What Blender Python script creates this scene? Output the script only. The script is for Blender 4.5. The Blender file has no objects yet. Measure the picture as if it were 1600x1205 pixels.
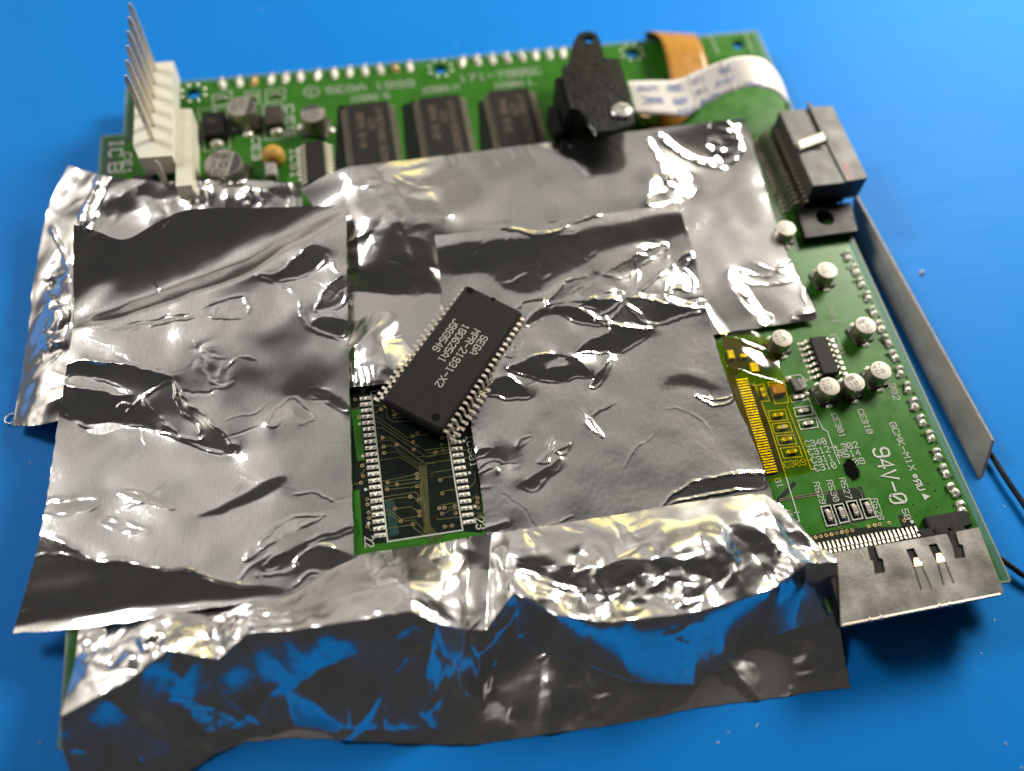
import bpy, bmesh, math, random
import numpy as np
from mathutils import Vector, Matrix
from mathutils.geometry import tessellate_polygon

# ------------------------------------------------------------------ camera, world, lamps (1 unit = 1 cm)
SC = bpy.context.scene
COL = SC.collection
F_PX, CAM_ROT, CAM_LOC = 1397.1, (0.5230, -0.03625, -0.17426), (0.749, -8.200, 14.345)
cam_d = bpy.data.cameras.new('camera')
cam = bpy.data.objects.new('camera', cam_d)
COL.objects.link(cam)
cam.location = CAM_LOC
cam.rotation_euler = CAM_ROT
cam_d.sensor_width = 36
cam_d.lens = 36 * F_PX / 1600
cam_d.clip_start, cam_d.clip_end = 0.1, 2000
cam_d.dof.use_dof = True
cam_d.dof.focus_distance = 15.75
cam_d.dof.aperture_fstop = cam_d.lens * 1e-3 / (2 * 0.225)
SC.camera = cam

SC.view_settings.view_transform = 'Standard'
SC.view_settings.look = 'None'
SC.view_settings.gamma = 1
SC.view_settings.exposure = 0
W = bpy.data.worlds.new('World')
SC.world = W
W.use_nodes = True
W.node_tree.nodes['Background'].inputs[0].default_value = (0.9, 0.85, 0.8, 1)
W.node_tree.nodes['Background'].inputs[1].default_value = 0.044


def area(name, loc, target, sx, sy, rad, colr):
    """A rectangular lamp of the given radiance."""
    d = bpy.data.lights.new(name, 'AREA')
    d.shape = 'RECTANGLE'
    d.size, d.size_y = sx, sy
    d.energy = rad * math.pi * sx * sy
    d.color = colr
    o = bpy.data.objects.new(name, d)
    COL.objects.link(o)
    o.location = loc
    o.rotation_euler = (Vector(target) - Vector(loc)).to_track_quat('-Z', 'Y').to_euler()
    return o


def softbox(o, seed, edge=0.35, var=0.5):
    """Uneven glow across a lamp, falling off to its rim, as a lit ceiling or wall has."""
    d = o.data
    d.use_nodes = True
    N, L = d.node_tree.nodes, d.node_tree.links
    em = N['Emission']
    g = N.new('ShaderNodeNewGeometry')
    mp = N.new('ShaderNodeMapping')
    mp.inputs['Location'].default_value = (seed, seed * 1.7, 0)
    L.new(g.outputs['Parametric'], mp.inputs['Vector'])
    n = N.new('ShaderNodeTexNoise')
    n.inputs['Scale'].default_value = 2.6
    n.inputs['Detail'].default_value = 2
    L.new(mp.outputs[0], n.inputs['Vector'])
    mr = N.new('ShaderNodeMapRange')
    mr.inputs['From Min'].default_value, mr.inputs['From Max'].default_value = 0.3, 0.7
    mr.inputs['To Min'].default_value, mr.inputs['To Max'].default_value = 1 - var, 1 + var
    L.new(n.outputs['Fac'], mr.inputs['Value'])
    s = N.new('ShaderNodeSeparateXYZ')
    L.new(g.outputs['Parametric'], s.inputs[0])
    out = mr.outputs[0]
    for ax in ('X', 'Y'):
        # t(1-t)*4 -> soft step
        m1 = N.new('ShaderNodeMath')
        m1.operation = 'SUBTRACT'
        m1.inputs[0].default_value = 1
        L.new(s.outputs[ax], m1.inputs[1])
        m2 = N.new('ShaderNodeMath')
        m2.operation = 'MULTIPLY'
        L.new(s.outputs[ax], m2.inputs[0])
        L.new(m1.outputs[0], m2.inputs[1])
        r = N.new('ShaderNodeMapRange')
        r.interpolation_type = 'SMOOTHSTEP'
        r.inputs['From Max'].default_value = edge * (1 - edge)
        L.new(m2.outputs[0], r.inputs['Value'])
        m3 = N.new('ShaderNodeMath')
        m3.operation = 'MULTIPLY'
        L.new(out, m3.inputs[0])
        L.new(r.outputs[0], m3.inputs[1])
        out = m3.outputs[0]
    L.new(out, em.inputs['Strength'])
    return o


LAMP = Vector((29.5, 20.5, 20.5))
LAMP2 = Vector((-33, 27, 40))
area('desk_lamp', LAMP, (4, 2, 0), 13, 11, 45, (1.0, 0.94, 0.82))
area('room_lamp', LAMP2, (0, 2, 0), 13, 13, 29, (1.0, 0.97, 0.93))
softbox(area('ceiling_light', (0, 50, 62), (0, 2, 0), 150, 90, 0.315, (1.0, 0.925, 0.87)), 3.1, 0.45, 0.62)
softbox(area('back_fill', (5, 75, 24), (0, 0, 0), 130, 46, 0.47, (1.0, 0.92, 0.82)), 1.3, 0.3, 0.5)  # unseen panel, added to brighten foil rims and facets tilted away
softbox(area('side_fill', (-52, 22, 26), (0, 0, 0), 80, 40, 1.0, (1.0, 0.92, 0.80)), 5.2, 0.3, 0.4)  # added glowing panel out of view, lights the crumpled foil at left
area('yellow_fill', (30, 62, 22), (4, 0, 0), 36, 15, 1.15, (1.0, 0.86, 0.2))  # fill light added to give foil highlights yellow fringes

# ------------------------------------------------------------------ photo geometry: picture point -> place on the board
RM = Matrix.Rotation(CAM_ROT[2], 3, 'Z') @ Matrix.Rotation(CAM_ROT[1], 3, 'Y') @ Matrix.Rotation(CAM_ROT[0], 3, 'X')


def P(px, py, z=0.0):
    d = RM @ Vector(((px - 800) / F_PX, -(py - 602.5) / F_PX, -1))
    t = (z - CAM_LOC[2]) / d.z
    return Vector(CAM_LOC) + d * t


CROP = dict(a=(140, 0, 4), b=(500, 40, 4), c=(840, 20, 4), d=(1120, 120, 4.017), e=(1180, 380, 4.017), f=(1120, 500, 4.017),
            g=(1180, 740, 3.81), h=(530, 420, 2.678), i=(660, 300, 2.6667), j=(720, 640, 2.963), k=(0, 240, 2.857),
            l=(0, 600, 2.857), m=(60, 850, 2.2857), n=(700, 820, 2.2857), o=(440, 180, 1.905), p=(530, 580, 4.013),
            q=(650, 620, 4.635), r=(580, 430, 4.636), s=(1300, 620, 5.479), t=(1380, 660, 4.636))


def px(k, x, y):
    a, b, s = CROP[k]
    return (a + x / s, b + y / s)


def B(k, x, y, z=0.0):
    return P(*px(k, x, y), z)


MAT_Z = -0.58
rnd = random.Random(7)

# ------------------------------------------------------------------ materials
def new_mat(name):
    m = bpy.data.materials.new(name)
    m.use_nodes = True
    return m, m.node_tree.nodes, m.node_tree.links, m.node_tree.nodes['Principled BSDF']


def mat(name, col, metal=0.0, rough=0.5, var=0.25, scale=8.0, bump=0.0, bscale=None, spec=0.5, coat=0.0, rvar=0.15):
    m, N, L, b = new_mat(name)
    b.inputs['Metallic'].default_value = metal
    b.inputs['Specular IOR Level'].default_value = spec
    b.inputs['Coat Weight'].default_value = coat
    tc = N.new('ShaderNodeTexCoord')
    no = N.new('ShaderNodeTexNoise')
    no.inputs['Scale'].default_value = scale
    no.inputs['Detail'].default_value = 5
    L.new(tc.outputs['Object'], no.inputs['Vector'])
    r = N.new('ShaderNodeValToRGB')
    r.color_ramp.elements[0].position, r.color_ramp.elements[1].position = 0.3, 0.7
    r.color_ramp.elements[0].color = [c * (1 - var) for c in col] + [1]
    r.color_ramp.elements[1].color = [min(1, c * (1 + var)) for c in col] + [1]
    L.new(no.outputs['Fac'], r.inputs[0])
    L.new(r.outputs[0], b.inputs['Base Color'])
    mr = N.new('ShaderNodeMapRange')
    mr.inputs['To Min'].default_value = max(0.02, rough - rvar)
    mr.inputs['To Max'].default_value = min(1, rough + rvar)
    L.new(no.outputs['Fac'], mr.inputs['Value'])
    L.new(mr.outputs[0], b.inputs['Roughness'])
    if bump:
        n2 = N.new('ShaderNodeTexNoise')
        n2.inputs['Scale'].default_value = bscale or scale * 6
        n2.inputs['Detail'].default_value = 4
        L.new(tc.outputs['Object'], n2.inputs['Vector'])
        bu = N.new('ShaderNodeBump')
        bu.inputs['Strength'].default_value = 1
        bu.inputs['Distance'].default_value = bump
        L.new(n2.outputs['Fac'], bu.inputs['Height'])
        L.new(bu.outputs[0], b.inputs['Normal'])
    return m


def foil_mat(name, ang, rough=0.085, dist=0.001, haze=0.12):
    m, N, L, b = new_mat(name)
    tc = N.new('ShaderNodeTexCoord')
    mp = N.new('ShaderNodeMapping')
    mp.inputs['Rotation'].default_value = (0, 0, ang)
    L.new(tc.outputs['Object'], mp.inputs['Vector'])
    mp2 = N.new('ShaderNodeMapping')
    mp2.inputs['Scale'].default_value = (52, 7, 1)
    L.new(mp.outputs[0], mp2.inputs['Vector'])
    st = N.new('ShaderNodeTexNoise')
    st.inputs['Scale'].default_value = 1
    st.inputs['Detail'].default_value = 3
    st.inputs['Roughness'].default_value = 0.6
    L.new(mp2.outputs[0], st.inputs['Vector'])
    big = N.new('ShaderNodeTexNoise')
    big.inputs['Scale'].default_value = 1.1
    big.inputs['Detail'].default_value = 4
    L.new(tc.outputs['Object'], big.inputs['Vector'])
    tint = N.new('ShaderNodeValToRGB')
    tint.color_ramp.elements[0].position, tint.color_ramp.elements[1].position = 0.3, 0.7
    tint.color_ramp.elements[0].color = (0.76, 0.745, 0.73, 1)
    tint.color_ramp.elements[1].color = (0.92, 0.90, 0.885, 1)
    L.new(st.outputs['Fac'], tint.inputs[0])
    mr = N.new('ShaderNodeMapRange')
    mr.inputs['From Min'].default_value, mr.inputs['From Max'].default_value = 0.3, 0.7
    mr.inputs['To Min'].default_value, mr.inputs['To Max'].default_value = rough * 0.75, rough * 1.4
    L.new(big.outputs['Fac'], mr.inputs['Value'])
    bu = N.new('ShaderNodeBump')
    bu.inputs['Strength'].default_value = 1
    bu.inputs['Distance'].default_value = dist
    L.new(st.outputs['Fac'], bu.inputs['Height'])
    b2 = N.new('ShaderNodeBsdfPrincipled')
    for s in (b, b2):
        s.inputs['Metallic'].default_value = 1
        L.new(tint.outputs[0], s.inputs['Base Color'])
        L.new(bu.outputs[0], s.inputs['Normal'])
    L.new(mr.outputs[0], b.inputs['Roughness'])
    b2.inputs['Roughness'].default_value = 0.33
    mx = N.new('ShaderNodeMixShader')
    mx.inputs[0].default_value = haze
    L.new(b.outputs[0], mx.inputs[1])
    L.new(b2.outputs[0], mx.inputs[2])
    L.new(mx.outputs[0], N['Material Output'].inputs[0])
    return m


def film_mat(name, col, gloss=0.11):
    m, N, L, b = new_mat(name)
    N.remove(b)
    t = N.new('ShaderNodeBsdfTransparent')
    tc = N.new('ShaderNodeTexCoord')
    no = N.new('ShaderNodeTexNoise')
    no.inputs['Scale'].default_value = 2
    L.new(tc.outputs['Object'], no.inputs['Vector'])
    r = N.new('ShaderNodeValToRGB')
    r.color_ramp.elements[0].color = [c * 0.85 for c in col] + [1]
    r.color_ramp.elements[1].color = [min(1, c * 1.1) for c in col] + [1]
    L.new(no.outputs['Fac'], r.inputs[0])
    L.new(r.outputs[0], t.inputs[0])
    g = N.new('ShaderNodeBsdfGlossy')
    g.inputs['Roughness'].default_value = 0.08
    mx = N.new('ShaderNodeMixShader')
    mx.inputs[0].default_value = gloss
    L.new(t.outputs[0], mx.inputs[1])
    L.new(g.outputs[0], mx.inputs[2])
    L.new(mx.outputs[0], N['Material Output'].inputs[0])
    return m


def mat_work():
    m, N, L, b = new_mat('blue_silicone')
    tc = N.new('ShaderNodeTexCoord')
    no = N.new('ShaderNodeTexNoise')
    no.inputs['Scale'].default_value = 0.12
    no.inputs['Detail'].default_value = 6
    L.new(tc.outputs['Object'], no.inputs['Vector'])
    r = N.new('ShaderNodeValToRGB')
    r.color_ramp.elements[0].position, r.color_ramp.elements[1].position = 0.3, 0.7
    r.color_ramp.elements[0].color = (0.002, 0.185, 0.62, 1)
    r.color_ramp.elements[1].color = (0.003, 0.205, 0.66, 1)
    L.new(no.outputs['Fac'], r.inputs[0])
    # pale dust flecks and faint wipe marks
    v = N.new('ShaderNodeTexVoronoi')
    v.inputs['Scale'].default_value = 2.1
    L.new(tc.outputs['Object'], v.inputs['Vector'])
    fl = N.new('ShaderNodeMath')
    fl.operation = 'LESS_THAN'
    fl.inputs[1].default_value = 0.03
    L.new(v.outputs['Distance'], fl.inputs[0])
    v2 = N.new('ShaderNodeMath')
    v2.operation = 'GREATER_THAN'
    v2.inputs[1].default_value = 0.72
    sep = N.new('ShaderNodeSeparateColor')
    L.new(v.outputs['Color'], sep.inputs[0])
    L.new(sep.outputs[0], v2.inputs[0])
    mu = N.new('ShaderNodeMath')
    mu.operation = 'MULTIPLY'
    L.new(fl.outputs[0], mu.inputs[0])
    L.new(v2.outputs[0], mu.inputs[1])
    mu2 = N.new('ShaderNodeMath')
    mu2.operation = 'MULTIPLY'
    mu2.inputs[1].default_value = 0.3
    L.new(mu.outputs[0], mu2.inputs[0])
    mx = N.new('ShaderNodeMix')
    mx.data_type = 'RGBA'
    L.new(mu2.outputs[0], mx.inputs['Factor'])
    L.new(r.outputs[0], mx.inputs['A'])
    mx.inputs['B'].default_value = (0.10, 0.32, 0.62, 1)
    L.new(mx.outputs['Result'], b.inputs['Base Color'])
    mp = N.new('ShaderNodeMapping')
    mp.inputs['Scale'].default_value = (0.35, 5, 1)
    mp.inputs['Rotation'].default_value = (0, 0, 0.2)
    L.new(tc.outputs['Object'], mp.inputs['Vector'])
    n3 = N.new('ShaderNodeTexNoise')
    n3.inputs['Scale'].default_value = 1.5
    n3.inputs['Detail'].default_value = 6
    L.new(mp.outputs[0], n3.inputs['Vector'])
    mr = N.new('ShaderNodeMapRange')
    mr.inputs['To Min'].default_value, mr.inputs['To Max'].default_value = 0.54, 0.66
    L.new(n3.outputs['Fac'], mr.inputs['Value'])
    L.new(mr.outputs[0], b.inputs['Roughness'])
    n4 = N.new('ShaderNodeTexNoise')
    n4.inputs['Scale'].default_value = 26
    n4.inputs['Detail'].default_value = 3
    L.new(tc.outputs['Object'], n4.inputs['Vector'])
    bu = N.new('ShaderNodeBump')
    bu.inputs['Distance'].default_value = 0.003
    L.new(n4.outputs['Fac'], bu.inputs['Height'])
    L.new(bu.outputs[0], b.inputs['Normal'])
    b.inputs['Specular IOR Level'].default_value = 0.13
    return m


M = dict(
    work=mat_work(),
    mask=mat('solder_mask_over_copper', (0.030, 0.142, 0.012), rough=0.3, var=0.12, scale=3, bump=0.0006, bscale=30, spec=0.2),
    mask_dark=mat('solder_mask_over_laminate', (0.0025, 0.0075, 0.004), rough=0.4, var=0.2, scale=5, spec=0.22),
    edge=mat('laminate_edge', (0.02, 0.13, 0.09), rough=0.6, var=0.3, scale=20),
    rim=mat('pale_laminate_edge', (0.22, 0.26, 0.16), rough=0.6, var=0.3, scale=30),
    teal=mat('teal_laminate', (0.004, 0.04, 0.03), rough=0.4),
    silk=mat('white_silkscreen_ink', (0.50, 0.53, 0.46), rough=0.6, var=0.12, scale=40),
    silk_soft=mat('thin_white_ink', (0.30, 0.36, 0.27), rough=0.6, var=0.2, scale=40),
    trace=mat('masked_copper_trace', (0.10, 0.10, 0.032), rough=0.4, var=0.2),
    via=mat('gold_via', (0.40, 0.26, 0.09), metal=0.7, rough=0.4),
    hole=mat('dark_hole', (0.004, 0.005, 0.004), rough=0.8),
    tin=mat('tinned_lead', (0.74, 0.66, 0.57), metal=0.8, rough=0.38, var=0.2, scale=18, bump=0.004, bscale=16),
    tin_dark=mat('dull_tinned_lead', (0.42, 0.37, 0.31), metal=1, rough=0.42, var=0.25, scale=14),
    lead_dull=mat('dull_lead', (0.36, 0.32, 0.275), metal=0.9, rough=0.4, var=0.25, scale=14),
    solder=mat('lumpy_solder', (0.86, 0.80, 0.71), metal=0.5, rough=0.3, var=0.25, scale=18, bump=0.02, bscale=11),
    gold=mat('gold_plating', (0.62, 0.47, 0.24), metal=1, rough=0.35),
    epoxy=mat('black_mould_compound', (0.021, 0.0195, 0.0185), rough=0.6, spec=0.16, var=0.12, scale=12, bump=0.0012, bscale=55),
    epoxy_bev=mat('polished_mould_mark', (0.003, 0.003, 0.003), rough=0.7, spec=0.1),
    ink=mat('grey_chip_ink', (0.50, 0.47, 0.43), rough=0.6, var=0.15, scale=30),
    ink_brown=mat('faded_chip_ink', (0.10, 0.075, 0.055), rough=0.6, var=0.2, scale=30),
    black=mat('black_plastic', (0.009, 0.008, 0.008), rough=0.5, spec=0.3, var=0.3, scale=4, bump=0.002, bscale=18),
    black_gloss=mat('scuffed_black_plastic', (0.005, 0.005, 0.005), rough=0.34, var=0.4, scale=3, bump=0.02, bscale=9, rvar=0.16, spec=0.35),
    grey=mat('dark_grey_connector_shell', (0.040, 0.036, 0.031), rough=0.5, var=0.2, scale=3, bump=0.001, bscale=20),
    nylon=mat('ivory_nylon', (0.70, 0.68, 0.57), rough=0.45, var=0.05, scale=2),
    can=mat('aluminium_can', (0.33, 0.295, 0.26), metal=0.85, rough=0.34, var=0.12, scale=5),
    can_top=mat('can_top_aluminium', (0.34, 0.31, 0.27), metal=0.5, rough=0.5, var=0.1, scale=5),
    can_mark=mat('can_marking_ink', (0.045, 0.042, 0.045), rough=0.5),
    brown=mat('brown_component_base', (0.035, 0.022, 0.018), rough=0.5, var=0.2),
    ceramic=mat('grey_ceramic', (0.16, 0.14, 0.12), rough=0.5),
    ochre=mat('ochre_epoxy_drop', (0.46, 0.25, 0.03), rough=0.55, var=0.15),
    greyplas=mat('grey_component', (0.28, 0.26, 0.24), rough=0.5),
    flex=mat('amber_polyimide', (0.42, 0.185, 0.008), rough=0.32, var=0.15, scale=6),
    ffc=mat('white_ribbon_cable', (0.74, 0.70, 0.66), rough=0.42, var=0.04, scale=3),
    blueink=mat('faded_blue_ink', (0.14, 0.19, 0.42), rough=0.6, var=0.25, scale=12),
    steel=mat('brushed_slot_steel', (0.60, 0.575, 0.54), metal=1, rough=0.33, var=0.07, scale=2.2, bump=0.0015, bscale=22),
    plate=mat('dull_grey_plate', (0.34, 0.32, 0.265), rough=0.42, var=0.25, scale=1.6, bump=0.0015, bscale=14, spec=0.6),
    plate_edge=mat('raw_plate_edge', (0.30, 0.27, 0.23), rough=0.55, var=0.25, scale=9),
    screw=mat('zinc_screw', (0.80, 0.82, 0.82), metal=1, rough=0.25),
    cable=mat('black_cable_sheath', (0.009, 0.009, 0.010), rough=0.33, var=0.2, bump=0.004, bscale=12),
    crumb=mat('pale_crumb', (0.55, 0.60, 0.68), rough=0.6, bump=0.02, bscale=20),
    soot=mat('black_smudge', (0.003, 0.0035, 0.003), rough=0.95, spec=0.05),
    kapton=film_mat('yellow_polyimide_film', (1.0, 0.84, 0.03)),
    red=mat('red_print', (0.45, 0.12, 0.08), rough=0.5),
)

# ------------------------------------------------------------------ mesh helpers
class MB:
    """Collects shapes; build() links them as one mesh object."""

    def __init__(s):
        s.v, s.f, s.mi, s.cur = [], [], [], 0

    def add(s, vs, fs):
        n = len(s.v)
        s.v += [tuple(v) for v in vs]
        s.f += [tuple(i + n for i in f) for f in fs]
        s.mi += [s.cur] * len(fs)
        return s

    def box(s, c, d, rz=0.0, bev=0.0):
        hx, hy, hz = d[0] / 2, d[1] / 2, d[2] / 2
        if bev <= 0:
            pts = [(-hx, -hy), (hx, -hy), (hx, hy), (-hx, hy)]
        else:
            pts = [(-hx + bev, -hy), (hx - bev, -hy), (hx, -hy + bev), (hx, hy - bev), (hx - bev, hy), (-hx + bev, hy), (-hx, hy - bev), (-hx, -hy + bev)]
        ca, sa = math.cos(rz), math.sin(rz)
        def T(x, y, z):
            return (c[0] + ca * x - sa * y, c[1] + sa * x + ca * y, c[2] + z)
        n = len(pts)
        if bev <= 0:
            vs = [T(x, y, -hz) for x, y in pts] + [T(x, y, hz) for x, y in pts]
            fs = [tuple(range(n))[::-1], tuple(range(n, 2 * n))] + [(i, (i + 1) % n, n + (i + 1) % n, n + i) for i in range(n)]
            return s.add(vs, fs)
        k = lambda q: ((abs(hx) - bev) / hx * q[0], (abs(hy) - bev) / hy * q[1])
        inn = [k(q) for q in pts]
        rings = [(inn, -hz), (pts, -hz + bev), (pts, hz - bev), (inn, hz)]
        vs = [T(x, y, z) for ring, z in rings for x, y in ring]
        fs = [tuple(range(n))[::-1], tuple(range(3 * n, 4 * n))]
        for r in range(3):
            fs += [(r * n + i, r * n + (i + 1) % n, (r + 1) * n + (i + 1) % n, (r + 1) * n + i) for i in range(n)]
        return s.add(vs, fs)

    def prism(s, poly, z0, z1, holes=(), taper=0.0):
        """Upright prism over a polygon (list of (x, y)) with optional holes."""
        loops = [[(p[0], p[1]) for p in poly]] + [[(p[0], p[1]) for p in h] for h in holes]
        flat = [p for l in loops for p in l]
        n = len(flat)
        c = Vector((sum(p[0] for p in loops[0]) / len(loops[0]), sum(p[1] for p in loops[0]) / len(loops[0])))
        top = [(p[0] + (c.x - p[0]) * taper, p[1] + (c.y - p[1]) * taper) for p in flat]
        vs = [(x, y, z0) for x, y in flat] + [(x, y, z1) for x, y in top]
        tri = tessellate_polygon([[Vector((x, y, 0)) for x, y in l] for l in loops])
        fs = []
        for t in tri:
            a, b_, d = (Vector(flat[i]) for i in t)
            t = tuple(t) if (b_ - a).cross(d - a) > 0 else (t[0], t[2], t[1])
            fs += [tuple(n + i for i in t), (t[0], t[2], t[1])]
        k = 0
        for li, l in enumerate(loops):
            A = sum(l[i][0] * l[(i + 1) % len(l)][1] - l[(i + 1) % len(l)][0] * l[i][1] for i in range(len(l)))
            fwd = (A > 0) == (li == 0)
            for i in range(len(l)):
                p, q = k + i, k + (i + 1) % len(l)
                fs.append((p, q, n + q, n + p) if fwd else (q, p, n + p, n + q))
            k += len(l)
        return s.add(vs, fs)

    def ribbon(s, pts, w, closed=False, z=None):
        """Flat mitred strip along a polyline in the plane."""
        pts = [Vector(p) for p in pts]
        if z is not None:
            pts = [Vector((p.x, p.y, z)) for p in pts]
        n = len(pts)
        vs = []
        for i, p in enumerate(pts):
            a = pts[i - 1] if i or closed else p
            b_ = pts[(i + 1) % n] if i < n - 1 or closed else p
            d1, d2 = (p - a).to_2d(), (b_ - p).to_2d()
            d1 = d1.normalized() if d1.length > 1e-9 else Vector((0, 0))
            d2 = d2.normalized() if d2.length > 1e-9 else Vector((0, 0))
            d = d1 + d2
            if d.length < 1e-6:
                d = d1 if d1.length else Vector((1, 0))
            d.normalize()
            nn = Vector((-d.y, d.x))
            ref = d1 if d1.length else d2
            k = min(1.8, 1 / max(0.3, abs(nn.dot(Vector((-ref.y, ref.x)))))) * w / 2
            ex = 0
            if not closed and i in (0, n - 1):
                ex = -w * 0.4 if i == 0 else w * 0.4
            q = p + Vector((d.x * ex, d.y * ex, 0))
            vs += [q + Vector((nn.x * k, nn.y * k, 0)), q - Vector((nn.x * k, nn.y * k, 0))]
        m = n if closed else n - 1
        fs = [(2 * i + 1, 2 * ((i + 1) % n) + 1, 2 * ((i + 1) % n), 2 * i) for i in range(m)]
        return s.add(vs, fs)

    def ring(s, c, r0, r1, z, n=14):
        vs = []
        for i in range(n):
            a = 2 * math.pi * i / n
            vs += [(c[0] + r1 * math.cos(a), c[1] + r1 * math.sin(a), z), (c[0] + r0 * math.cos(a), c[1] + r0 * math.sin(a), z)]
        return s.add(vs, [(2 * i, 2 * ((i + 1) % n), 2 * ((i + 1) % n) + 1, 2 * i + 1) for i in range(n)])

    def disc(s, c, r, z, n=16, ry=None):
        return s.add([(c[0] + r * math.cos(2 * math.pi * i / n), c[1] + (ry or r) * math.sin(2 * math.pi * i / n), z) for i in range(n)], [tuple(range(n))])

    def lathe(s, prof, c=(0, 0, 0), n=28):
        vs = [(c[0] + r * math.cos(2 * math.pi * i / n), c[1] + r * math.sin(2 * math.pi * i / n), c[2] + z) for r, z in prof for i in range(n)]
        fs = []
        for k in range(len(prof) - 1):
            fs += [(k * n + i, k * n + (i + 1) % n, (k + 1) * n + (i + 1) % n, (k + 1) * n + i) for i in range(n)]
        fs += [tuple(range(n))[::-1], tuple(range((len(prof) - 1) * n, len(prof) * n))]
        return s.add(vs, fs)

    def tube(s, pts, r, n=10):
        pts = [Vector(p) for p in pts]
        rr = r if isinstance(r, (list, tuple)) else [r] * len(pts)
        vs, up = [], None
        for i, p in enumerate(pts):
            d = (pts[min(i + 1, len(pts) - 1)] - pts[max(i - 1, 0)]).normalized()
            if up is None:
                up = d.orthogonal().normalized()
            up = (up - d * up.dot(d)).normalized()
            v = d.cross(up)
            vs += [p + (up * math.cos(2 * math.pi * j / n) + v * math.sin(2 * math.pi * j / n)) * rr[i] for j in range(n)]
        fs = [(k * n + j, k * n + (j + 1) % n, (k + 1) * n + (j + 1) % n, (k + 1) * n + j) for k in range(len(pts) - 1) for j in range(n)]
        fs += [tuple(range(n))[::-1], tuple(range((len(pts) - 1) * n, len(pts) * n))]
        return s.add(vs, fs)

    def profile(s, pts, w, th, M4):
        """A bent strip: side profile pts (x, z), width w along local y, thickness th, placed by matrix M4."""
        pts = [Vector((p[0], p[1])) for p in pts]
        n = len(pts)
        vs = []
        for i, p in enumerate(pts):
            d = (pts[min(i + 1, n - 1)] - pts[max(i - 1, 0)]).normalized()
            nn = Vector((-d.y, d.x)) * th / 2
            for q in (p + nn, p - nn):
                for y in (-w / 2, w / 2):
                    vs.append(M4 @ Vector((q.x, y, q.y)))
        fs = [(0, 1, 3, 2), (4 * n - 4, 4 * n - 2, 4 * n - 1, 4 * n - 3)]
        for i in range(n - 1):
            a, b_ = 4 * i, 4 * i + 4
            fs += [(a, b_, b_ + 1, a + 1), (a + 2, a + 3, b_ + 3, b_ + 2), (a, a + 2, b_ + 2, b_), (a + 1, b_ + 1, b_ + 3, a + 3)]
        return s.add(vs, fs)

    def lump(s, c, d, seed=0, n=10, m=5, jit=0.18, rz=0.0):
        """A rounded uneven lump (half-buried)."""
        r = random.Random(seed)
        ca, sa = math.cos(rz), math.sin(rz)
        vs = []
        for k in range(m):
            t = math.pi / 2 * k / (m - 1)
            for i in range(n):
                a = 2 * math.pi * i / n
                q = 1 + r.uniform(-jit, jit)
                x, y = d[0] / 2 * math.cos(t) * math.cos(a) * q, d[1] / 2 * math.cos(t) * math.sin(a) * q
                vs.append((c[0] + ca * x - sa * y, c[1] + sa * x + ca * y, c[2] + d[2] * math.sin(t) * (1 + r.uniform(-jit, jit) * 0.4)))
        fs = [(k * n + i, k * n + (i + 1) % n, (k + 1) * n + (i + 1) % n, (k + 1) * n + i) for k in range(m - 1) for i in range(n)]
        return s.add(vs, fs)

    def mesh(s, name, mats, smooth=False):
        me = bpy.data.meshes.new(name)
        me.from_pydata(s.v, [], s.f)
        for m in mats if isinstance(mats, (list, tuple)) else [mats]:
            me.materials.append(M[m] if isinstance(m, str) else m)
        me.polygons.foreach_set('material_index', s.mi)
        if smooth:
            me.polygons.foreach_set('use_smooth', [True] * len(me.polygons))
            if smooth != 'all':
                try:
                    me.set_sharp_from_angle(angle=math.radians(smooth if smooth > 1 else 40))
                except Exception:
                    pass
        me.update()
        return me

    def build(s, name, mats, parent=None, smooth=False, stuff=False):
        return link(name, s.mesh(name, mats, smooth), parent, stuff=stuff)


def link(name, me, parent=None, loc=None, rz=0.0, scale=None, stuff=False, world=True):
    o = bpy.data.objects.new(name, me)
    COL.objects.link(o)
    if parent is not None:
        o.parent = parent
    if loc is not None:
        o.location = loc
    o.rotation_euler = (0, 0, rz)
    if scale is not None:
        o.scale = scale
    if stuff:
        o['kind'] = 'stuff'
    return o


def thing(name, label, cat, group=None):
    o = bpy.data.objects.new(name, None)
    COL.objects.link(o)
    o.empty_display_size = 0.3
    o['label'], o['category'] = label, cat
    if group:
        o['group'] = group
    return o


def tag(o, label, cat, group=None):
    o['label'], o['category'] = label, cat
    if group:
        o['group'] = group
    return o


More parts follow.
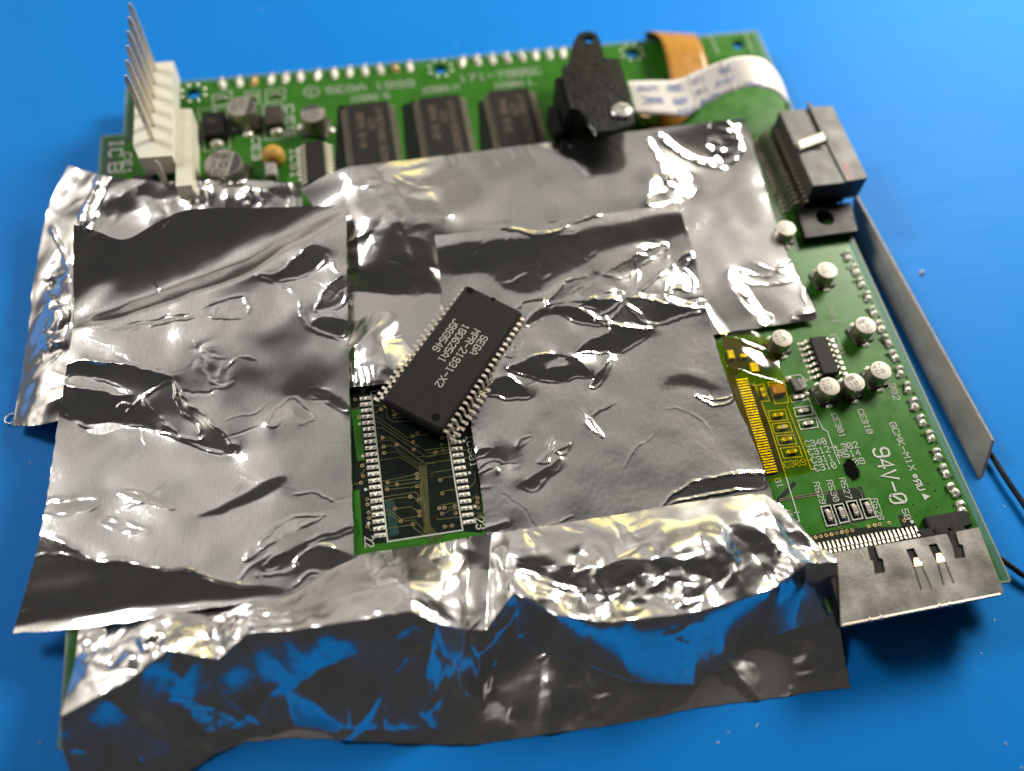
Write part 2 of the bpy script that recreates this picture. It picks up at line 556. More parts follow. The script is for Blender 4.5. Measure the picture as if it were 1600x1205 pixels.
# ------------------------------------------------------------------ stroke lettering
GL = {
    'A': '00 04 26 44 40;02 42', 'B': '00 06 36 45 44 33 03;33 42 41 30 00', 'C': '45 36 16 05 01 10 30 41', 'D': '00 06 26 44 42 20 00',
    'E': '46 06 00 40;03 33', 'F': '46 06 00;03 33', 'G': '45 36 16 05 01 10 30 41 43 23', 'H': '00 06;40 46;03 43', 'I': '26 20;16 36;10 30',
    'J': '46 41 30 10 01', 'K': '06 00;46 03 40', 'L': '06 00 40', 'M': '00 06 23 46 40', 'N': '00 06 40 46', 'O': '10 01 05 16 36 45 41 30 10',
    'P': '00 06 36 45 44 33 03', 'R': '00 06 36 45 44 33 03;23 40', 'S': '45 36 16 05 04 13 33 42 41 30 10 01', 'T': '06 46;26 20',
    'U': '06 01 10 30 41 46', 'V': '06 20 46', 'W': '06 10 23 30 46', 'X': '06 40;00 46', 'Y': '06 23 46;23 20',
    '0': '10 01 05 16 36 45 41 30 10;01 45', '1': '15 26 20;10 30', '2': '05 16 36 45 44 00 40', '3': '05 16 36 45 44 33 13;33 42 41 30 10 01',
    '4': '30 36 02 42', '5': '46 06 03 33 42 41 30 10 01', '6': '45 36 16 05 01 10 30 41 42 33 03', '7': '06 46 10',
    '8': '13 04 05 16 36 45 44 33 13 02 01 10 30 41 42 33', '9': '01 10 30 41 45 36 16 05 04 13 43', '-': '03 43', '.': '20 21',
    '+': '03 43;25 21', '@': '', ' ': ''}


def lettering(mb, txt, p0, p1, h, w=None, gap=1.5, mirror=(), flip=False):
    """Stroke letters from baseline start p0 to baseline end p1 (world points, same height), h tall."""
    p0, p1 = Vector(p0), Vector(p1)
    d = p1 - p0
    ln = d.length
    d.normalize()
    up = Vector((-d.y, d.x, 0)) * (-1 if flip else 1)
    n = len(txt)
    adv = ln / (n - gap / (4 + gap))
    cw = adv * 4 / (4 + gap)
    w = w or h * 0.13
    for i, ch in enumerate(txt):
        o = p0 + d * adv * i
        if ch == '@':  # registered mark in a circle
            c = o + d * cw / 2 + up * h * 0.6
            mb.ring(c, h * 0.38 - w * 0.7, h * 0.38, c.z)
            mb.ribbon([c + d * (-.1 * h) + up * (-.18 * h), c + d * (-.1 * h) + up * .18 * h, c + d * .08 * h + up * .12 * h, c + d * (-.04 * h), c + d * .12 * h + up * (-.18 * h)], w * 0.7)
            continue
        for st in GL.get(ch, '').split(';'):
            pts = []
            for q in st.split():
                x, y = int(q[0]), int(q[1])
                if i in mirror:
                    x = 4 - x
                pts.append(o + d * cw * x / 4 + up * h * y / 6)
            if len(pts) > 1:
                mb.ribbon(pts, w)
    return mb


# ------------------------------------------------------------------ table mat
mb = MB()
mb.add([(-160, -120, MAT_Z), (160, -120, MAT_Z), (160, 160, MAT_Z), (-160, 160, MAT_Z)], [(0, 1, 2, 3)])
wm = mb.build('table_surface', 'work')
wm['kind'] = 'structure'

# ------------------------------------------------------------------ circuit board and everything soldered to it
EPS = 0.003
board = thing('circuit_board', 'green circuit board with soldered chips, capacitors and connectors under the foil sheets', 'circuit board')


def circ(c, r, n=16):
    return [(c[0] + r * math.cos(2 * math.pi * i / n), c[1] + r * math.sin(2 * math.pi * i / n)) for i in range(n)]


outline = [(-4.99, -5.22), (-4.76, -5.22), (-4.76, -4.05), (7.10, -4.05), (7.10, -5.17), (10.33, -5.15), (10.33, 8.78), (-4.52, 8.80), (-4.52, 7.32), (-4.99, 7.32)]
hole_c = [P(302, 146), P(688, 108), P(988, 83), P(1154, 70)]
holes = [circ(c, r) for c, r in zip(hole_c, (0.16, 0.15, 0.16, 0.15))]
mb = MB()
mb.prism(outline, -0.16, 0, holes)
mb.build('substrate', 'edge', board)
mb = MB()  # mask sheet, a hair inside the bare laminate margin
ins = [(-4.93, -5.18), (-4.78, -5.18), (-4.78, -4.02), (7.12, -4.02), (7.12, -5.12), (10.20, -5.10), (10.20, 8.70), (-4.46, 8.72), (-4.46, 7.26), (-4.93, 7.26)]
mb.prism(ins, 0.0005, EPS, [circ(c, r) for c, r in zip(hole_c, (0.165, 0.155, 0.165, 0.155))])
mb.build('solder_mask', 'mask', board)
mb = MB()
for a, b_ in zip(outline, outline[1:] + outline[:1]):
    mb.ribbon([(a[0], a[1], 0.0022), (b_[0], b_[1], 0.0022)], 0.03)
mb.build('board_rim', 'rim', board)
mb = MB()
mb.prism([(-4.9, 5.0), (-4.72, 5.0), (-4.72, 7.0), (-4.35, 7.1), (-4.35, 8.5), (-4.44, 8.6), (-4.44, 7.2), (-4.9, 7.2)], EPS, EPS * 1.6)
mb.build('bare_margin', 'teal', board)

# dark fields without copper under the mask
dark = MB()
Z1 = EPS * 2
FLD = [
    [('h', x, y) for x, y in ((48, 508), (215, 490), (330, 470), (560, 470), (600, 1060), (600, 1105), (520, 1100), (205, 1148), (335, 1128), (100, 1163), (85, 925), (58, 932))],
    [('f', x, y) for x, y in ((690, 1080), (905, 1045), (940, 1130), (960, 1180), (690, 1230))],
    [('g', x, y) for x, y in ((190, 405), (400, 352), (480, 335), (700, 318), (950, 320), (970, 360), (660, 440), (300, 480))],
    [('g', x, y) for x, y in ((850, 250), (920, 250), (985, 350), (880, 350))],
    [('g', x, y) for x, y in ((380, 200), (650, 150), (720, 265), (420, 330))],
    [('f', x, y) for x, y in ((370, 1130), (480, 1010), (500, 1030), (420, 1120), (690, 1080), (690, 1095), (370, 1145))],
    [('b', x, y) for x, y in ((110, 500), (170, 500), (220, 900), (90, 940))],
    [('b', x, y) for x, y in ((510, 500), (590, 470), (650, 830), (540, 850))],
    [('b', x, y) for x, y in ((985, 480), (1040, 470), (1110, 770), (1000, 800))],
]
for f in FLD:
    MB().prism([B(*q) for q in f], EPS * 1.2, Z1).build('laminate_field', 'mask_dark', board)
for f in ([(50, 590), (88, 588), (107, 802), (76, 806), (62, 700)], [(60, 930), (85, 925), (101, 1160), (206, 1146), (338, 1127), (343, 1150), (100, 1202), (82, 1090), (62, 1030)]):
    MB().prism([B('h', x, y) for x, y in f], EPS * 2.2, EPS * 3).build('copper_pour', 'mask', board)
mb = MB()
mb.prism([B('p', x, y) for x, y in ((288, 812), (345, 805), (378, 1025), (318, 1040))], EPS * 2.2, EPS * 3)
mb.build('teal_window', 'teal', board)

ZT = EPS * 3.6
# copper traces in the uncovered footprint
tr = MB()
TW = 0.014
T_P = [[(215, 215), (292, 218), (262, 240), (220, 262)], [(292, 218), (303, 292), (340, 318), (467, 312)], [(226, 285), (240, 290), (425, 415), (460, 410)], [(460, 410), (555, 395), (590, 365)],
       [(232, 320), (252, 322), (445, 448), (540, 495), (602, 485)], [(238, 358), (270, 355), (520, 520), (545, 540), (602, 530)], [(240, 400), (265, 402), (272, 420)], [(272, 420), (318, 415), (548, 582), (602, 575)],
       [(248, 440), (318, 430), (525, 570), (548, 585)], [(255, 485), (278, 475), (330, 465), (512, 590)], [(262, 520), (283, 515), (360, 503), (505, 605)], [(240, 560), (385, 540), (500, 615), (560, 1000)],
       [(275, 690), (486, 647)], [(304, 700), (490, 672)], [(282, 725), (363, 712), (495, 695), (505, 710), (530, 1010)], [(300, 743), (487, 724)], [(175, 805), (480, 758), (495, 775), (500, 806)], [(178, 838), (340, 800), (447, 788), (475, 795), (490, 820), (515, 840)],
       [(350, 864), (448, 850), (502, 882)], [(184, 888), (310, 870), (390, 930), (505, 907)], [(188, 922), (308, 893), (386, 944), (470, 932), (535, 1005)], [(308, 985), (462, 962), (470, 985), (560, 1050)],
       [(145, 595), (150, 580), (235, 562)], [(150, 660), (135, 650), (160, 615), (240, 605)], [(137, 702), (90, 710)], [(178, 975), (200, 1000), (290, 980)], [(82, 235), (120, 230), (130, 210), (200, 205)],
       [(335, 275), (345, 292), (385, 290)], [(342, 265), (400, 265)], [(490, 392), (530, 350)], [(572, 655), (595, 632), (602, 632)]]
for l in T_P:
    tr.ribbon([B('p', x, y, ZT) for x, y in l], TW)
for k in range(7):
    tr.ribbon([B('p', 505 + 6.5 * k, 592 - k, ZT), B('p', 528 + 6.8 * k, 1000 - 5 * k, ZT), B('p', 560 + 9 * k, 1050 - 5 * k, ZT), B('p', 590 + 12 * k, 1075 - 8 * k, ZT)], TW * 0.8)
T_Q = [[(190, 300), (270, 285)], [(190, 347), (270, 340)], [(83, 412), (144, 403), (198, 392), (280, 375)], [(0, 435), (70, 432), (270, 400), (370, 385)], [(0, 345), (65, 390), (260, 360)], [(0, 480), (85, 480), (270, 455), (375, 440)],
       [(104, 570), (125, 548), (270, 525)], [(175, 605), (195, 588), (285, 575)], [(189, 702), (205, 682), (300, 668)], [(168, 810), (185, 785), (310, 765)], [(205, 807), (280, 795)], [(190, 848), (220, 840), (245, 820), (330, 810)],
       [(132, 877), (155, 890), (335, 868)], [(207, 944), (262, 936)], [(310, 235), (349, 230)], [(320, 190), (368, 182)], [(400, 745), (445, 705)], [(385, 655), (405, 645), (430, 610), (425, 540)], [(405, 850), (470, 840), (480, 870)], [(395, 790), (430, 780), (445, 735)]]
for l in T_Q:
    tr.ribbon([B('q', x, y, ZT) for x, y in l], TW)
for l in ([(395, 1125), (480, 1110), (700, 1075)], [(395, 1137), (480, 1122), (700, 1088)]):
    tr.ribbon([B('f', x, y, ZT) for x, y in l], 0.02)
for l in ([(480, 310), (530, 340), (560, 380)], [(590, 80), (630, 105), (640, 150)], [(500, 300), (545, 330)], [(560, 290), (610, 320)]):
    tr.ribbon([B('g', x, y, ZT) for x, y in l], 0.016)
o = tr.build('copper_trace', 'trace', board)
o['kind'] = 'stuff'

vi = MB()
vh = MB()
V_P = [(223, 160), (292, 220), (262, 241), (342, 245), (349, 275), (424, 285), (467, 313), (549, 368), (490, 392), (459, 411), (464, 446), (272, 420), (361, 462), (469, 493), (279, 475), (283, 515), (553, 518), (600, 512), (486, 647), (490, 672), (304, 700), (363, 712), (300, 743),
       (487, 724), (500, 806), (447, 788), (350, 864), (502, 882), (505, 907), (386, 944), (462, 961), (572, 655), (595, 920), (145, 595), (152, 660), (137, 702), (176, 805), (178, 838), (184, 888), (188, 922), (178, 975), (127, 290), (100, 180)]
V_Q = [(190, 300), (189, 347), (144, 403), (198, 392), (83, 412), (104, 570), (175, 605), (189, 702), (168, 810), (205, 807), (281, 795), (190, 848), (288, 845), (132, 877), (207, 944), (262, 936), (349, 230), (368, 182), (78, 240), (446, 735), (445, 768), (450, 805), (460, 870)]
for k, vs in (('p', V_P), ('q', V_Q)):
    for x, y in vs:
        c = B(k, x, y)
        vi.ring(c, 0.017, 0.034, ZT + 0.002)
        vh.disc(c, 0.018, ZT + 0.001)
for x, y in [(235 + 31 * i, 405 - 6.0 * i) for i in range(12)] + [(672, 315), (710, 309), (797, 295), (885, 282), (740, 303)]:
    c = B('g', x, y)
    vi.ring(c, 0.016, 0.033, ZT + 0.002)
    vh.disc(c, 0.018, ZT + 0.001)
r2 = random.Random(3)
for x, y in ((1030, 60), (1070, 100), (940, 185), (1080, 200), (1030, 215), (900, 160), (960, 250)):
    vh.disc(B('g', x, y), 0.014, ZT + 0.001)
vi.build('via_ring', 'gold', board)['kind'] = 'stuff'
vh.build('via_bore', 'hole', board)['kind'] = 'stuff'

# solder pads of the empty footprint, each with its own ridged solder
pads = []
pm = []
for s_ in range(5):
    q = MB()
    q.box((0, 0, 0.003), (0.20, 0.072, 0.006))
    q.lump((-0.045, 0, 0.005), (0.085, 0.062, 0.016), 10 + s_, 8, 4, 0.25)
    q.lump((0.045, 0.004, 0.005), (0.09, 0.060, 0.02), 40 + s_, 8, 4, 0.25)
    pm.append(q.mesh('solder_pad', 'solder', 50))
for k in range(22):
    link('solder_pad', pm[k % 5], board, (0, -0.127 * k, ZT), rnd.uniform(-.04, .04))
for k in range(16):
    link('solder_pad', pm[(k * 3) % 5], board, (1.505, -0.127 * (21 - k), ZT), math.pi + rnd.uniform(-.04, .04))

# silkscreen
ZS = ZT + 0.003


def silk(lines, name='silkscreen_line', m='silk'):
    for pts, w, closed in lines:
        MB().ribbon([(p[0], p[1], ZS) for p in pts], w, closed).build(name, m, board)


def text(t, k, a, b_, h, w=None, mirror=(), m='silk', flip=False, z=None):
    if ' ' in t:
        n = len(t)
        i = 0
        for wd in t.split(' '):
            f0, f1 = i / n, (i + len(wd)) / n
            text(wd, k, [a[j] + (b_[j] - a[j]) * f0 for j in (0, 1)], [a[j] + (b_[j] - a[j]) * f1 for j in (0, 1)], h, w, mirror, m, flip, z)
            i += len(wd) + 1
        return
    q = MB()
    za = ZS if z is None else z
    lettering(q, t, B(k, *a, za), B(k, *b_, za), h, w, mirror=mirror, flip=flip)
    return q.build('silkscreen_text', m, board)


silk([([B('h', *q) for q in ((133, 515), (203, 1143), (517, 1095), (452, 690), (420, 490))], 0.024, False)], 'footprint_outline')
silk([([B('h', *q) for q in ((133, 515), (200, 507))], 0.024, False)], 'footprint_outline')
q = MB()
q.prism([B('p', 130, 118), B('p', 152, 138), B('p', 170, 116)], ZS - 0.001, ZS)
q.build('pin_one_triangle', 'silk', board)
for k, a in [('p', a) for a in ((166, 744), (185, 956), (148, 535), (128, 332))] + [('q', a) for a in ((347, 322), (387, 554), (427, 797))]:
    MB().disc(B(k, *a), 0.029, ZS).build('silkscreen_dot', 'silk', board)
text('22', 'p', (160, 1040), (164, 1105), 0.14)
text('23', 'q', (428, 880), (440, 960), 0.15)
text('IC501', 'q', (362, 280), (398, 510), 0.10)
text('CE301', 'f', (718, 590), (775, 738), 0.105)
text('CE310', 'f', (882, 565), (945, 715), 0.105)
text('GCMK-M1X', 's', (490, 225), (668, 632), 0.115)
text('94V-0', 's', (345, 448), (512, 915), 0.285, 0.038)
text('@RU', 's', (672, 670), (745, 805), 0.115, 0.024, mirror=(1,))
q = MB()
q.prism([B('s', 762, 830), B('s', 792, 888), B('s', 838, 852)], ZS - 0.001, ZS)
q.build('silkscreen_triangle', 'silk', board)
text('50', 's', (596, 965), (625, 1050), 0.11)
q = MB()
q.disc(B('s', 682, 1072), 0.035, ZS)
q.build('silkscreen_dot', 'silk', board)
text('R529', 'f', (606, 1022), (650, 1155), 0.10)
text('R530', 'f', (688, 1010), (735, 1140), 0.10)
text('R527', 'f', (768, 995), (815, 1125), 0.10)
text('R528', 'g', (692, 152), (735, 275), 0.10)
for t, a, b_ in (('C340', (562, 798), (690, 778)), ('C312', (582, 850), (712, 828)), ('C311', (602, 900), (732, 880)), ('C310', (622, 950), (752, 928)),
                 ('L302', (755, 822), (892, 800)), ('R514', (772, 868), (905, 848)), ('09', (865, 910), (932, 900)), ('C309', (430, 930), (562, 908))):
    text(t, 'f', a, b_, 0.115)
text('B1', 'f', (362, 1000), (385, 1055), 0.1)
text('R306', 'g', (112, 272), (222, 252), 0.105)
text('C339', 'g', (125, 318), (235, 300), 0.105)
text('01', 'g', (162, 392), (228, 382), 0.115)
text('IC303', 'e', (470, 570), (530, 695), 0.11)
text('302', 'e', (835, 880), (872, 985), 0.12)
text('301', 'e', (445, 380), (490, 510), 0.11, m='silk_soft')
text('+', 'e', (310, 880), (350, 872), 0.1)
silk([([B('f', *q) for q in ((552, 452), (665, 688), (692, 700), (745, 850), (770, 905))], 0.018, False), ([B('f', *q) for q in ((745, 855), (765, 852))], 0.018, False), ([B('f', *q) for q in ((715, 805), (752, 800))], 0.018, False),
      ([B('f', *q) for q in ((560, 830), (582, 828))], 0.018, False), ([B('f', *q) for q in ((560, 885), (600, 880))], 0.018, False),
      ([B('f', *q) for q in ((232, 400), (325, 640), (425, 960))], 0.02, False), ([B('f', *q) for q in ((440, 545), (540, 800), (590, 940), (622, 936))], 0.018, False),
      ([B('g', *q) for q in ((174, -5), (262, 285), (240, 290))], 0.02, False), ([B('g', *q) for q in ((232, 235), (258, 232))], 0.02, False)])
text('C', 'b', (-65, 432), (-40, 429), 0.13, 0.03, m='silk_soft')
q = MB()
q.ring(B('b', -52, 418), 0.15, 0.185, ZS)
q.build('copyright_ring', 'silk_soft', board)
text('SEGA 1999', 'b', (40, 425), (590, 378), 0.2, 0.035, m='silk_soft')
text('171-7885C', 'b', (875, 355), (1385, 300), 0.22, 0.035, m='silk_soft')
text('IC502 S', 'b', (190, 480), (435, 452), 0.17, 0.03, m='silk_soft')
text('IC503 M', 'b', (640, 425), (870, 398), 0.17, 0.03, m='silk_soft')
text('IC504 L', 'b', (1090, 395), (1350, 365), 0.17, 0.03, m='silk_soft')
text('IC', 'a', (130, 880), (122, 980), 0.26, 0.045)
text('B', 'a', (122, 1025), (118, 1080), 0.26, 0.045)
text('CE1', 'a', (215, 960), (212, 1090), 0.15, 0.03)
text('CE3', 'a', (1015, 860), (1020, 1000), 0.16, 0.03)
text('CE5', 'a', (1225, 660), (1235, 850), 0.16, 0.03)
text('IC51', 'a', (1255, 930), (1260, 1110), 0.16, 0.03)

# ---- parts that repeat
q = MB()
q.lathe([(0.50, 0.12), (0.50, 0.80), (0.47, 0.90), (0.47, 0.92), (0.50, 0.96), (0.485, 1.0)], n=32)
CAN = q.mesh('capacitor', 'can', 35)
q = MB()
q.lathe([(0.46, 1.0), (0.46, 1.012), (0.45, 1.014)], n=32)
CAN_TOP = q.mesh('can_top', 'can_top', 35)
q = MB()
q.prism([(0.45 * math.cos(a), 0.45 * math.sin(a)) for a in [math.radians(-60 + i * 120 / 12) for i in range(13)]], 1.012, 1.02)
CAN_MARK = q.mesh('polarity_mark', 'can_mark')
q = MB()
q.box((0, 0, 0.07), (1.06, 1.06, 0.13), 0, 0.045)
CAN_BASE = q.mesh('base', 'brown')
q = MB()
q.lump((0, 0, 0), (0.34, 0.30, 0.13), 5, 10, 4, 0.1)
CAN_TERM = q.mesh('terminal', 'solder', 60)
CAN_TXT = []
for t3 in (('22', '6V'), ('A9R', '10', '16V'), ('47', 'C3')):
    q = MB()
    for i, t in enumerate(t3):
        lettering(q, t, (-0.32, 0.14 - 0.3 * i, 1.018), (0.12, 0.14 - 0.3 * i, 1.018), 0.2, 0.035)
    CAN_TXT.append(q.mesh('can_print', 'can_mark'))


def capacitor(c, d, h, rz, mark=True, txt=0, term=((0, -1), (0, 1)), flip=False):
    o = link('capacitor', CAN, board, (c[0], c[1], EPS), rz, (d, d, h))
    link('can_top', CAN_TOP, o)
    if mark:
        link('polarity_mark', CAN_MARK, o, rz=math.radians(txt * 20 - 20))
    link('can_print', CAN_TXT[txt % 3], o, rz=(math.pi if flip else 0))
    link('base', CAN_BASE, o)
    for x, y in term:
        link('terminal', CAN_TERM, o, (x * 0.62, y * 0.62, 0))
    return o


for c, d, rz, t in (((-1.94, 7.34), .62, 0.1, 0), ((-0.43, 6.92), .55, 1.3, 2), ((-2.34, 5.73), .78, -0.25, 1)):
    capacitor(c, d, 0.45, rz, True, t)
for c, rz, t in (((9.30, 1.31), 0.1, 0), ((9.58, -0.06), 0.2, 1), ((9.49, -1.06), 0.15, 2), ((8.90, -1.23), 0.2, 1), ((8.41, -1.24), 0.15, 0), ((7.88, -0.10), 0.3, 2), ((8.83, 2.46), 0.2, 0)):
    capacitor(c, 0.39, 0.35, rz, False, t)

# small chip parts in white boxes
q = MB()
q.box((0, 0, 0.025), (0.085, 0.16, 0.05), 0, 0.006)
SMD = q.mesh('chip_resistor', 'tin_dark')
q = MB()
q.box((0, 0, 0.028), (0.075, 0.075, 0.056))
SMD_BODY = q.mesh('resistor_body', 'greyplas')
q = MB()
for sy in (-1, 1):
    q.lump((0, sy * 0.085, 0), (0.09, 0.07, 0.045), 8 + sy, 8, 4, 0.2)
SMD_TERM = q.mesh('solder_fillet', 'solder', 60)


def resistor(k, quad, horizontal=False):
    pts = [B(k, *p) for p in quad]
    c = sum(pts, Vector()) / 4
    silk([(pts, 0.02, True)], 'component_outline')
    o = link('chip_resistor', SMD, board, (c.x, c.y, ZT), math.pi / 2 if horizontal else 0.0)
    link('resistor_body', SMD_BODY, o)
    link('solder_fillet', SMD_TERM, o)
    return o


for p in (((388, 200), (445, 190), (485, 305), (425, 315)), ((465, 190), (520, 180), (560, 285), (505, 297)), ((540, 170), (600, 162), (640, 268), (580, 278)), ((620, 158), (680, 150), (718, 258), (660, 270))):
    resistor('g', p)
for p in (((480, 555), (590, 540), (605, 595), (495, 610)), ((505, 635), (620, 615), (635, 675), (525, 690)), ((320, 575), (425, 565), (445, 630), (335, 640)), ((345, 655), (455, 643), (475, 705), (360, 715)),
          ((370, 730), (480, 722), (500, 780), (390, 790)), ((395, 808), (515, 795), (535, 860), (420, 870))):
    resistor('f', p, True)
for p in (((245, 415), (290, 405), (330, 510), (275, 515)),):
    resistor('f', p)
resistor('f', ((455, 480), (555, 455), (570, 500), (470, 520)), True)
for p in (((770, 600), (885, 570), (890, 650), (775, 670)), ((970, 580), (1060, 570), (1060, 650), (975, 650)), ((1105, 565), (1220, 555), (1220, 625), (1105, 645))):
    resistor('a', p, True)


def block(name, m, k, quad, z, parent=None, z0=0.004, bev=True):
    """A moulded block whose top face has these picture corners at height z."""
    pts = [B(k, *p, z) for p in quad]
    c = sum(pts, Vector()) / 4
    a = ((pts[1] - pts[0]) + (pts[2] - pts[3])) / 2
    b_ = ((pts[3] - pts[0]) + (pts[2] - pts[1])) / 2
    rz = math.atan2(a.y, a.x)
    q = MB()
    q.box((c.x, c.y, (z + z0) / 2), (a.length, b_.length, z - z0), rz, min(0.02, (z - z0) * .2))
    return q.build(name, m, parent or board), c, a.length, b_.length, rz


o, c, *_ = block('inductor', 'brown', 'f', ((468, 368), (537, 352), (556, 437), (490, 452)), 0.13)
q = MB()
lettering(q, '270', B('f', 515, 372, 0.133), B('f', 540, 422, 0.133), 0.085, 0.014)
q.build('marking', 'ink', o)
q = MB()
q.lump((*B('f', 450, 378)[:2], 0), (0.14, 0.12, 0.09), 3)
q.build('terminal', 'solder', o, 60)
q = MB()
q.lump((*B('f', 560, 470)[:2], 0), (0.14, 0.10, 0.06), 4)
q.build('terminal', 'solder', o, 60)
silk([([B('f', *p) for p in ((430, 360), (520, 345), (548, 370))], 0.016, False)], 'component_outline')
o, c, *_ = block('diode', 'flex', 'f', ((335, 400), (415, 388), (440, 455), (360, 470)), 0.1)
silk([([B('f', *p) for p in ((320, 395), (420, 385), (450, 520), (365, 530))], 0.02, True)], 'component_outline')

# tantalum blocks, top left
for quad, m, t in ((((700, 700), (835, 690), (855, 830), (710, 850)), 'black', '101'), (((1095, 665), (1200, 655), (1210, 765), (1100, 780)), 'brown', '10')):
    o, c, w_, h_, rz = block('inductor', m, 'a', quad, 0.22)
    q = MB()
    lettering(q, t, (c.x - 0.12, c.y + 0.0, 0.223), (c.x + 0.12, c.y, 0.223), 0.12, 0.02)
    q.build('marking', 'ink_brown', o)
    q = MB()
    q.lump((c.x, c.y - h_ * 0.62, 0), (0.3, 0.2, 0.12), 21)
    q.build('terminal', 'solder', o, 60)
    q = MB()
    q.lump((c.x, c.y + h_ * 0.62, 0), (0.3, 0.2, 0.12), 22)
    q.build('terminal', 'solder', o, 60)
silk([([B('a', *p) for p in ((680, 690), (860, 670), (880, 930), (720, 950))], 0.03, True), ([B('a', *p) for p in ((1085, 660), (1205, 650), (1218, 865), (1098, 880))], 0.03, True)], 'component_outline', 'silk_soft')
# ochre drop capacitor and grey can in front of it
c = B('a', 1150, 985, 0.15)
q = MB()
q.lathe([(0.10, 0), (0.20, 0.04), (0.25, 0.14), (0.24, 0.26), (0.17, 0.36), (0.06, 0.41)], (c.x, c.y, 0.004), 20)
q.build('drop_capacitor', 'ochre', board, 'all')
c = B('a', 1132, 1050, 0.2)
q = MB()
q.box((c.x, c.y, 0.13), (0.24, 0.5, 0.25), 0, 0.03)
o = q.build('crystal', 'greyplas', board)

# memory chips with fine lead rows
CH = MB()
CH.box((0, 0, 0.06), (0.92, 2.1, 0.10), 0, 0.012)
TS = CH.mesh('memory_chip', 'epoxy')
q = MB()
for s_ in (-1, 1):
    for k in range(27):
        y = -0.96 + 1.92 * k / 26
        q.profile([(s_ * 0.455, 0.06), (s_ * 0.50, 0.058), (s_ * 0.53, 0.014), (s_ * 0.60, 0.01)], 0.036, 0.012, Matrix.Translation((0, y, 0)))
TS_LEAD = q.mesh('lead_row', 'tin_dark')
for x in (0.75, 2.355, 3.945):
    q = MB()
    for u, a, b_, ph in ((0.2, 0.85, -0.85, 'HY57V651620B'), (-0.22, 0.72, -0.30, '9937A TC-10'), (0.0, 0.52, 0.22, 'KR')):
        s_ = rnd.uniform(-0.04, 0.04)
        t = ph if x < 1 else ''.join(c_ if not c_.isdigit() else str((int(c_) + int(x * 3)) % 10) for c_ in ph)
        lettering(q, t, (u - 0.05, a + s_, 0.112), (u - 0.05, b_ + s_, 0.112), 0.13, 0.03)
    TS_INK = q.mesh('marking', 'ink_brown')
    o = link('memory_chip', TS, board, (x, 7.46 - 1.05, ZT))
    link('lead_row', TS_LEAD, o)['kind'] = 'stuff'
    link('marking', TS_INK, o)

# gull-wing chip builder (leads are single pieces)
LEADS = {}


def lead_mesh(key, prof, w, th, m):
    if key not in LEADS:
        q = MB()
        q.profile(prof, w, th, Matrix.Identity(4))
        LEADS[key] = q.mesh('lead', m, 50)
    return LEADS[key]


def gull_chip(name, c, w, l, z0, z1, rz, n, pitch, key, m='tin', width=0.045, reach=0.12, sides=(-1, 1), parent=None, foot=0.0, thick=0.016):
    q = MB()
    q.box((0, 0, (z0 + z1) / 2), (w, l, z1 - z0), 0, (z1 - z0) * 0.16)
    me = q.mesh(name, 'epoxy')
    o = link(name, me, parent, (c[0], c[1], 0), rz)
    zm = (z0 + z1) / 2
    lm = lead_mesh(key, [(-0.02, zm), (reach * .34, zm - 0.004), (reach * .48, zm - 0.03), (reach * .55, foot + 0.035), (reach * .68, foot + 0.012), (reach * 1.25, foot + 0.004)], width, thick, m)
    for s_ in sides:
        for k in range(n):
            y = pitch * (k - (n - 1) / 2)
            link('lead', lm, o, (s_ * w / 2, y, 0), 0 if s_ > 0 else math.pi)
    return o


gull_chip('amplifier_chip', (8.665, -0.47), 0.34, 0.84, 0.02, 0.16, -0.02, 7, 0.127, 'so14', parent=board, reach=0.16, width=0.05)
gull_chip('driver_chip', (-0.5, 5.85), 0.40, 1.16, 0.02, 0.15, -0.01, 9, 0.127, 'so18', parent=board, reach=0.15, width=0.05)
silk([([B('a', *p) for p in ((1365, 1150), (1480, 1135), (1478, 1120))], 0.03, False)], 'component_outline')

# gold and tin pin ends along the far edge, solder joints along the right edge
joint = []
for s_ in range(4):
    q = MB()
    q.ring((0, 0), 0.06, 0.105, 0.004)
    q.lump((0, 0, 0.004), (0.13, 0.15, 0.10), 60 + s_, 9, 4, 0.28)
    q.lump((0.02, 0.05, 0.004), (0.09, 0.1, 0.14), 70 + s_, 8, 4, 0.3)
    joint.append(q.mesh('solder_joint', 'gold' if s_ < 2 else 'solder', 60))
for k, x in enumerate([-2.41, -2.03, -1.70, -1.33, -1.0, -0.67, -0.28, 0.1, 0.45, 0.8, 1.15, 1.5, 1.83, 3.06, 3.42, 3.77, 4.12, 4.47, 4.8, 5.13, 5.46]):
    link('solder_joint', joint[rnd.choice((0, 2, 3))], board, (x, 8.6, ZT), rnd.uniform(-.3, .3), (0.85, 1.7, 0.9))
long_joint = []
for s_ in range(5):
    q = MB()
    q.lump((0, -0.05, 0), (0.13, 0.16, 0.07), 90 + s_, 10, 5, 0.25)
    q.lump((0.0, 0.055, 0), (0.13, 0.14, 0.10), 120 + s_, 10, 5, 0.25)
    q.lump((-0.03, -0.10, 0), (0.09, 0.07, 0.05), 140 + s_, 8, 4, 0.3)
    long_joint.append(q.mesh('solder_joint', 'solder', 60))
dots = MB()
for k in range(17):
    y = 1.82 - 0.35 * k
    if y < -3.95:
        break
    link('solder_joint', long_joint[k % 5], board, (10.055 + rnd.uniform(-.02, .02), y + rnd.uniform(-.015, .015), ZT), rnd.uniform(-.3, .3), (rnd.uniform(1.0, 1.25), rnd.uniform(0.95, 1.2), 1))
    dots.disc((9.93, y + 0.06), 0.026, ZT)
    dots.disc((10.13, y - 0.13), 0.026, ZT)
dots.build('locating_hole', 'hole', board)['kind'] = 'stuff'
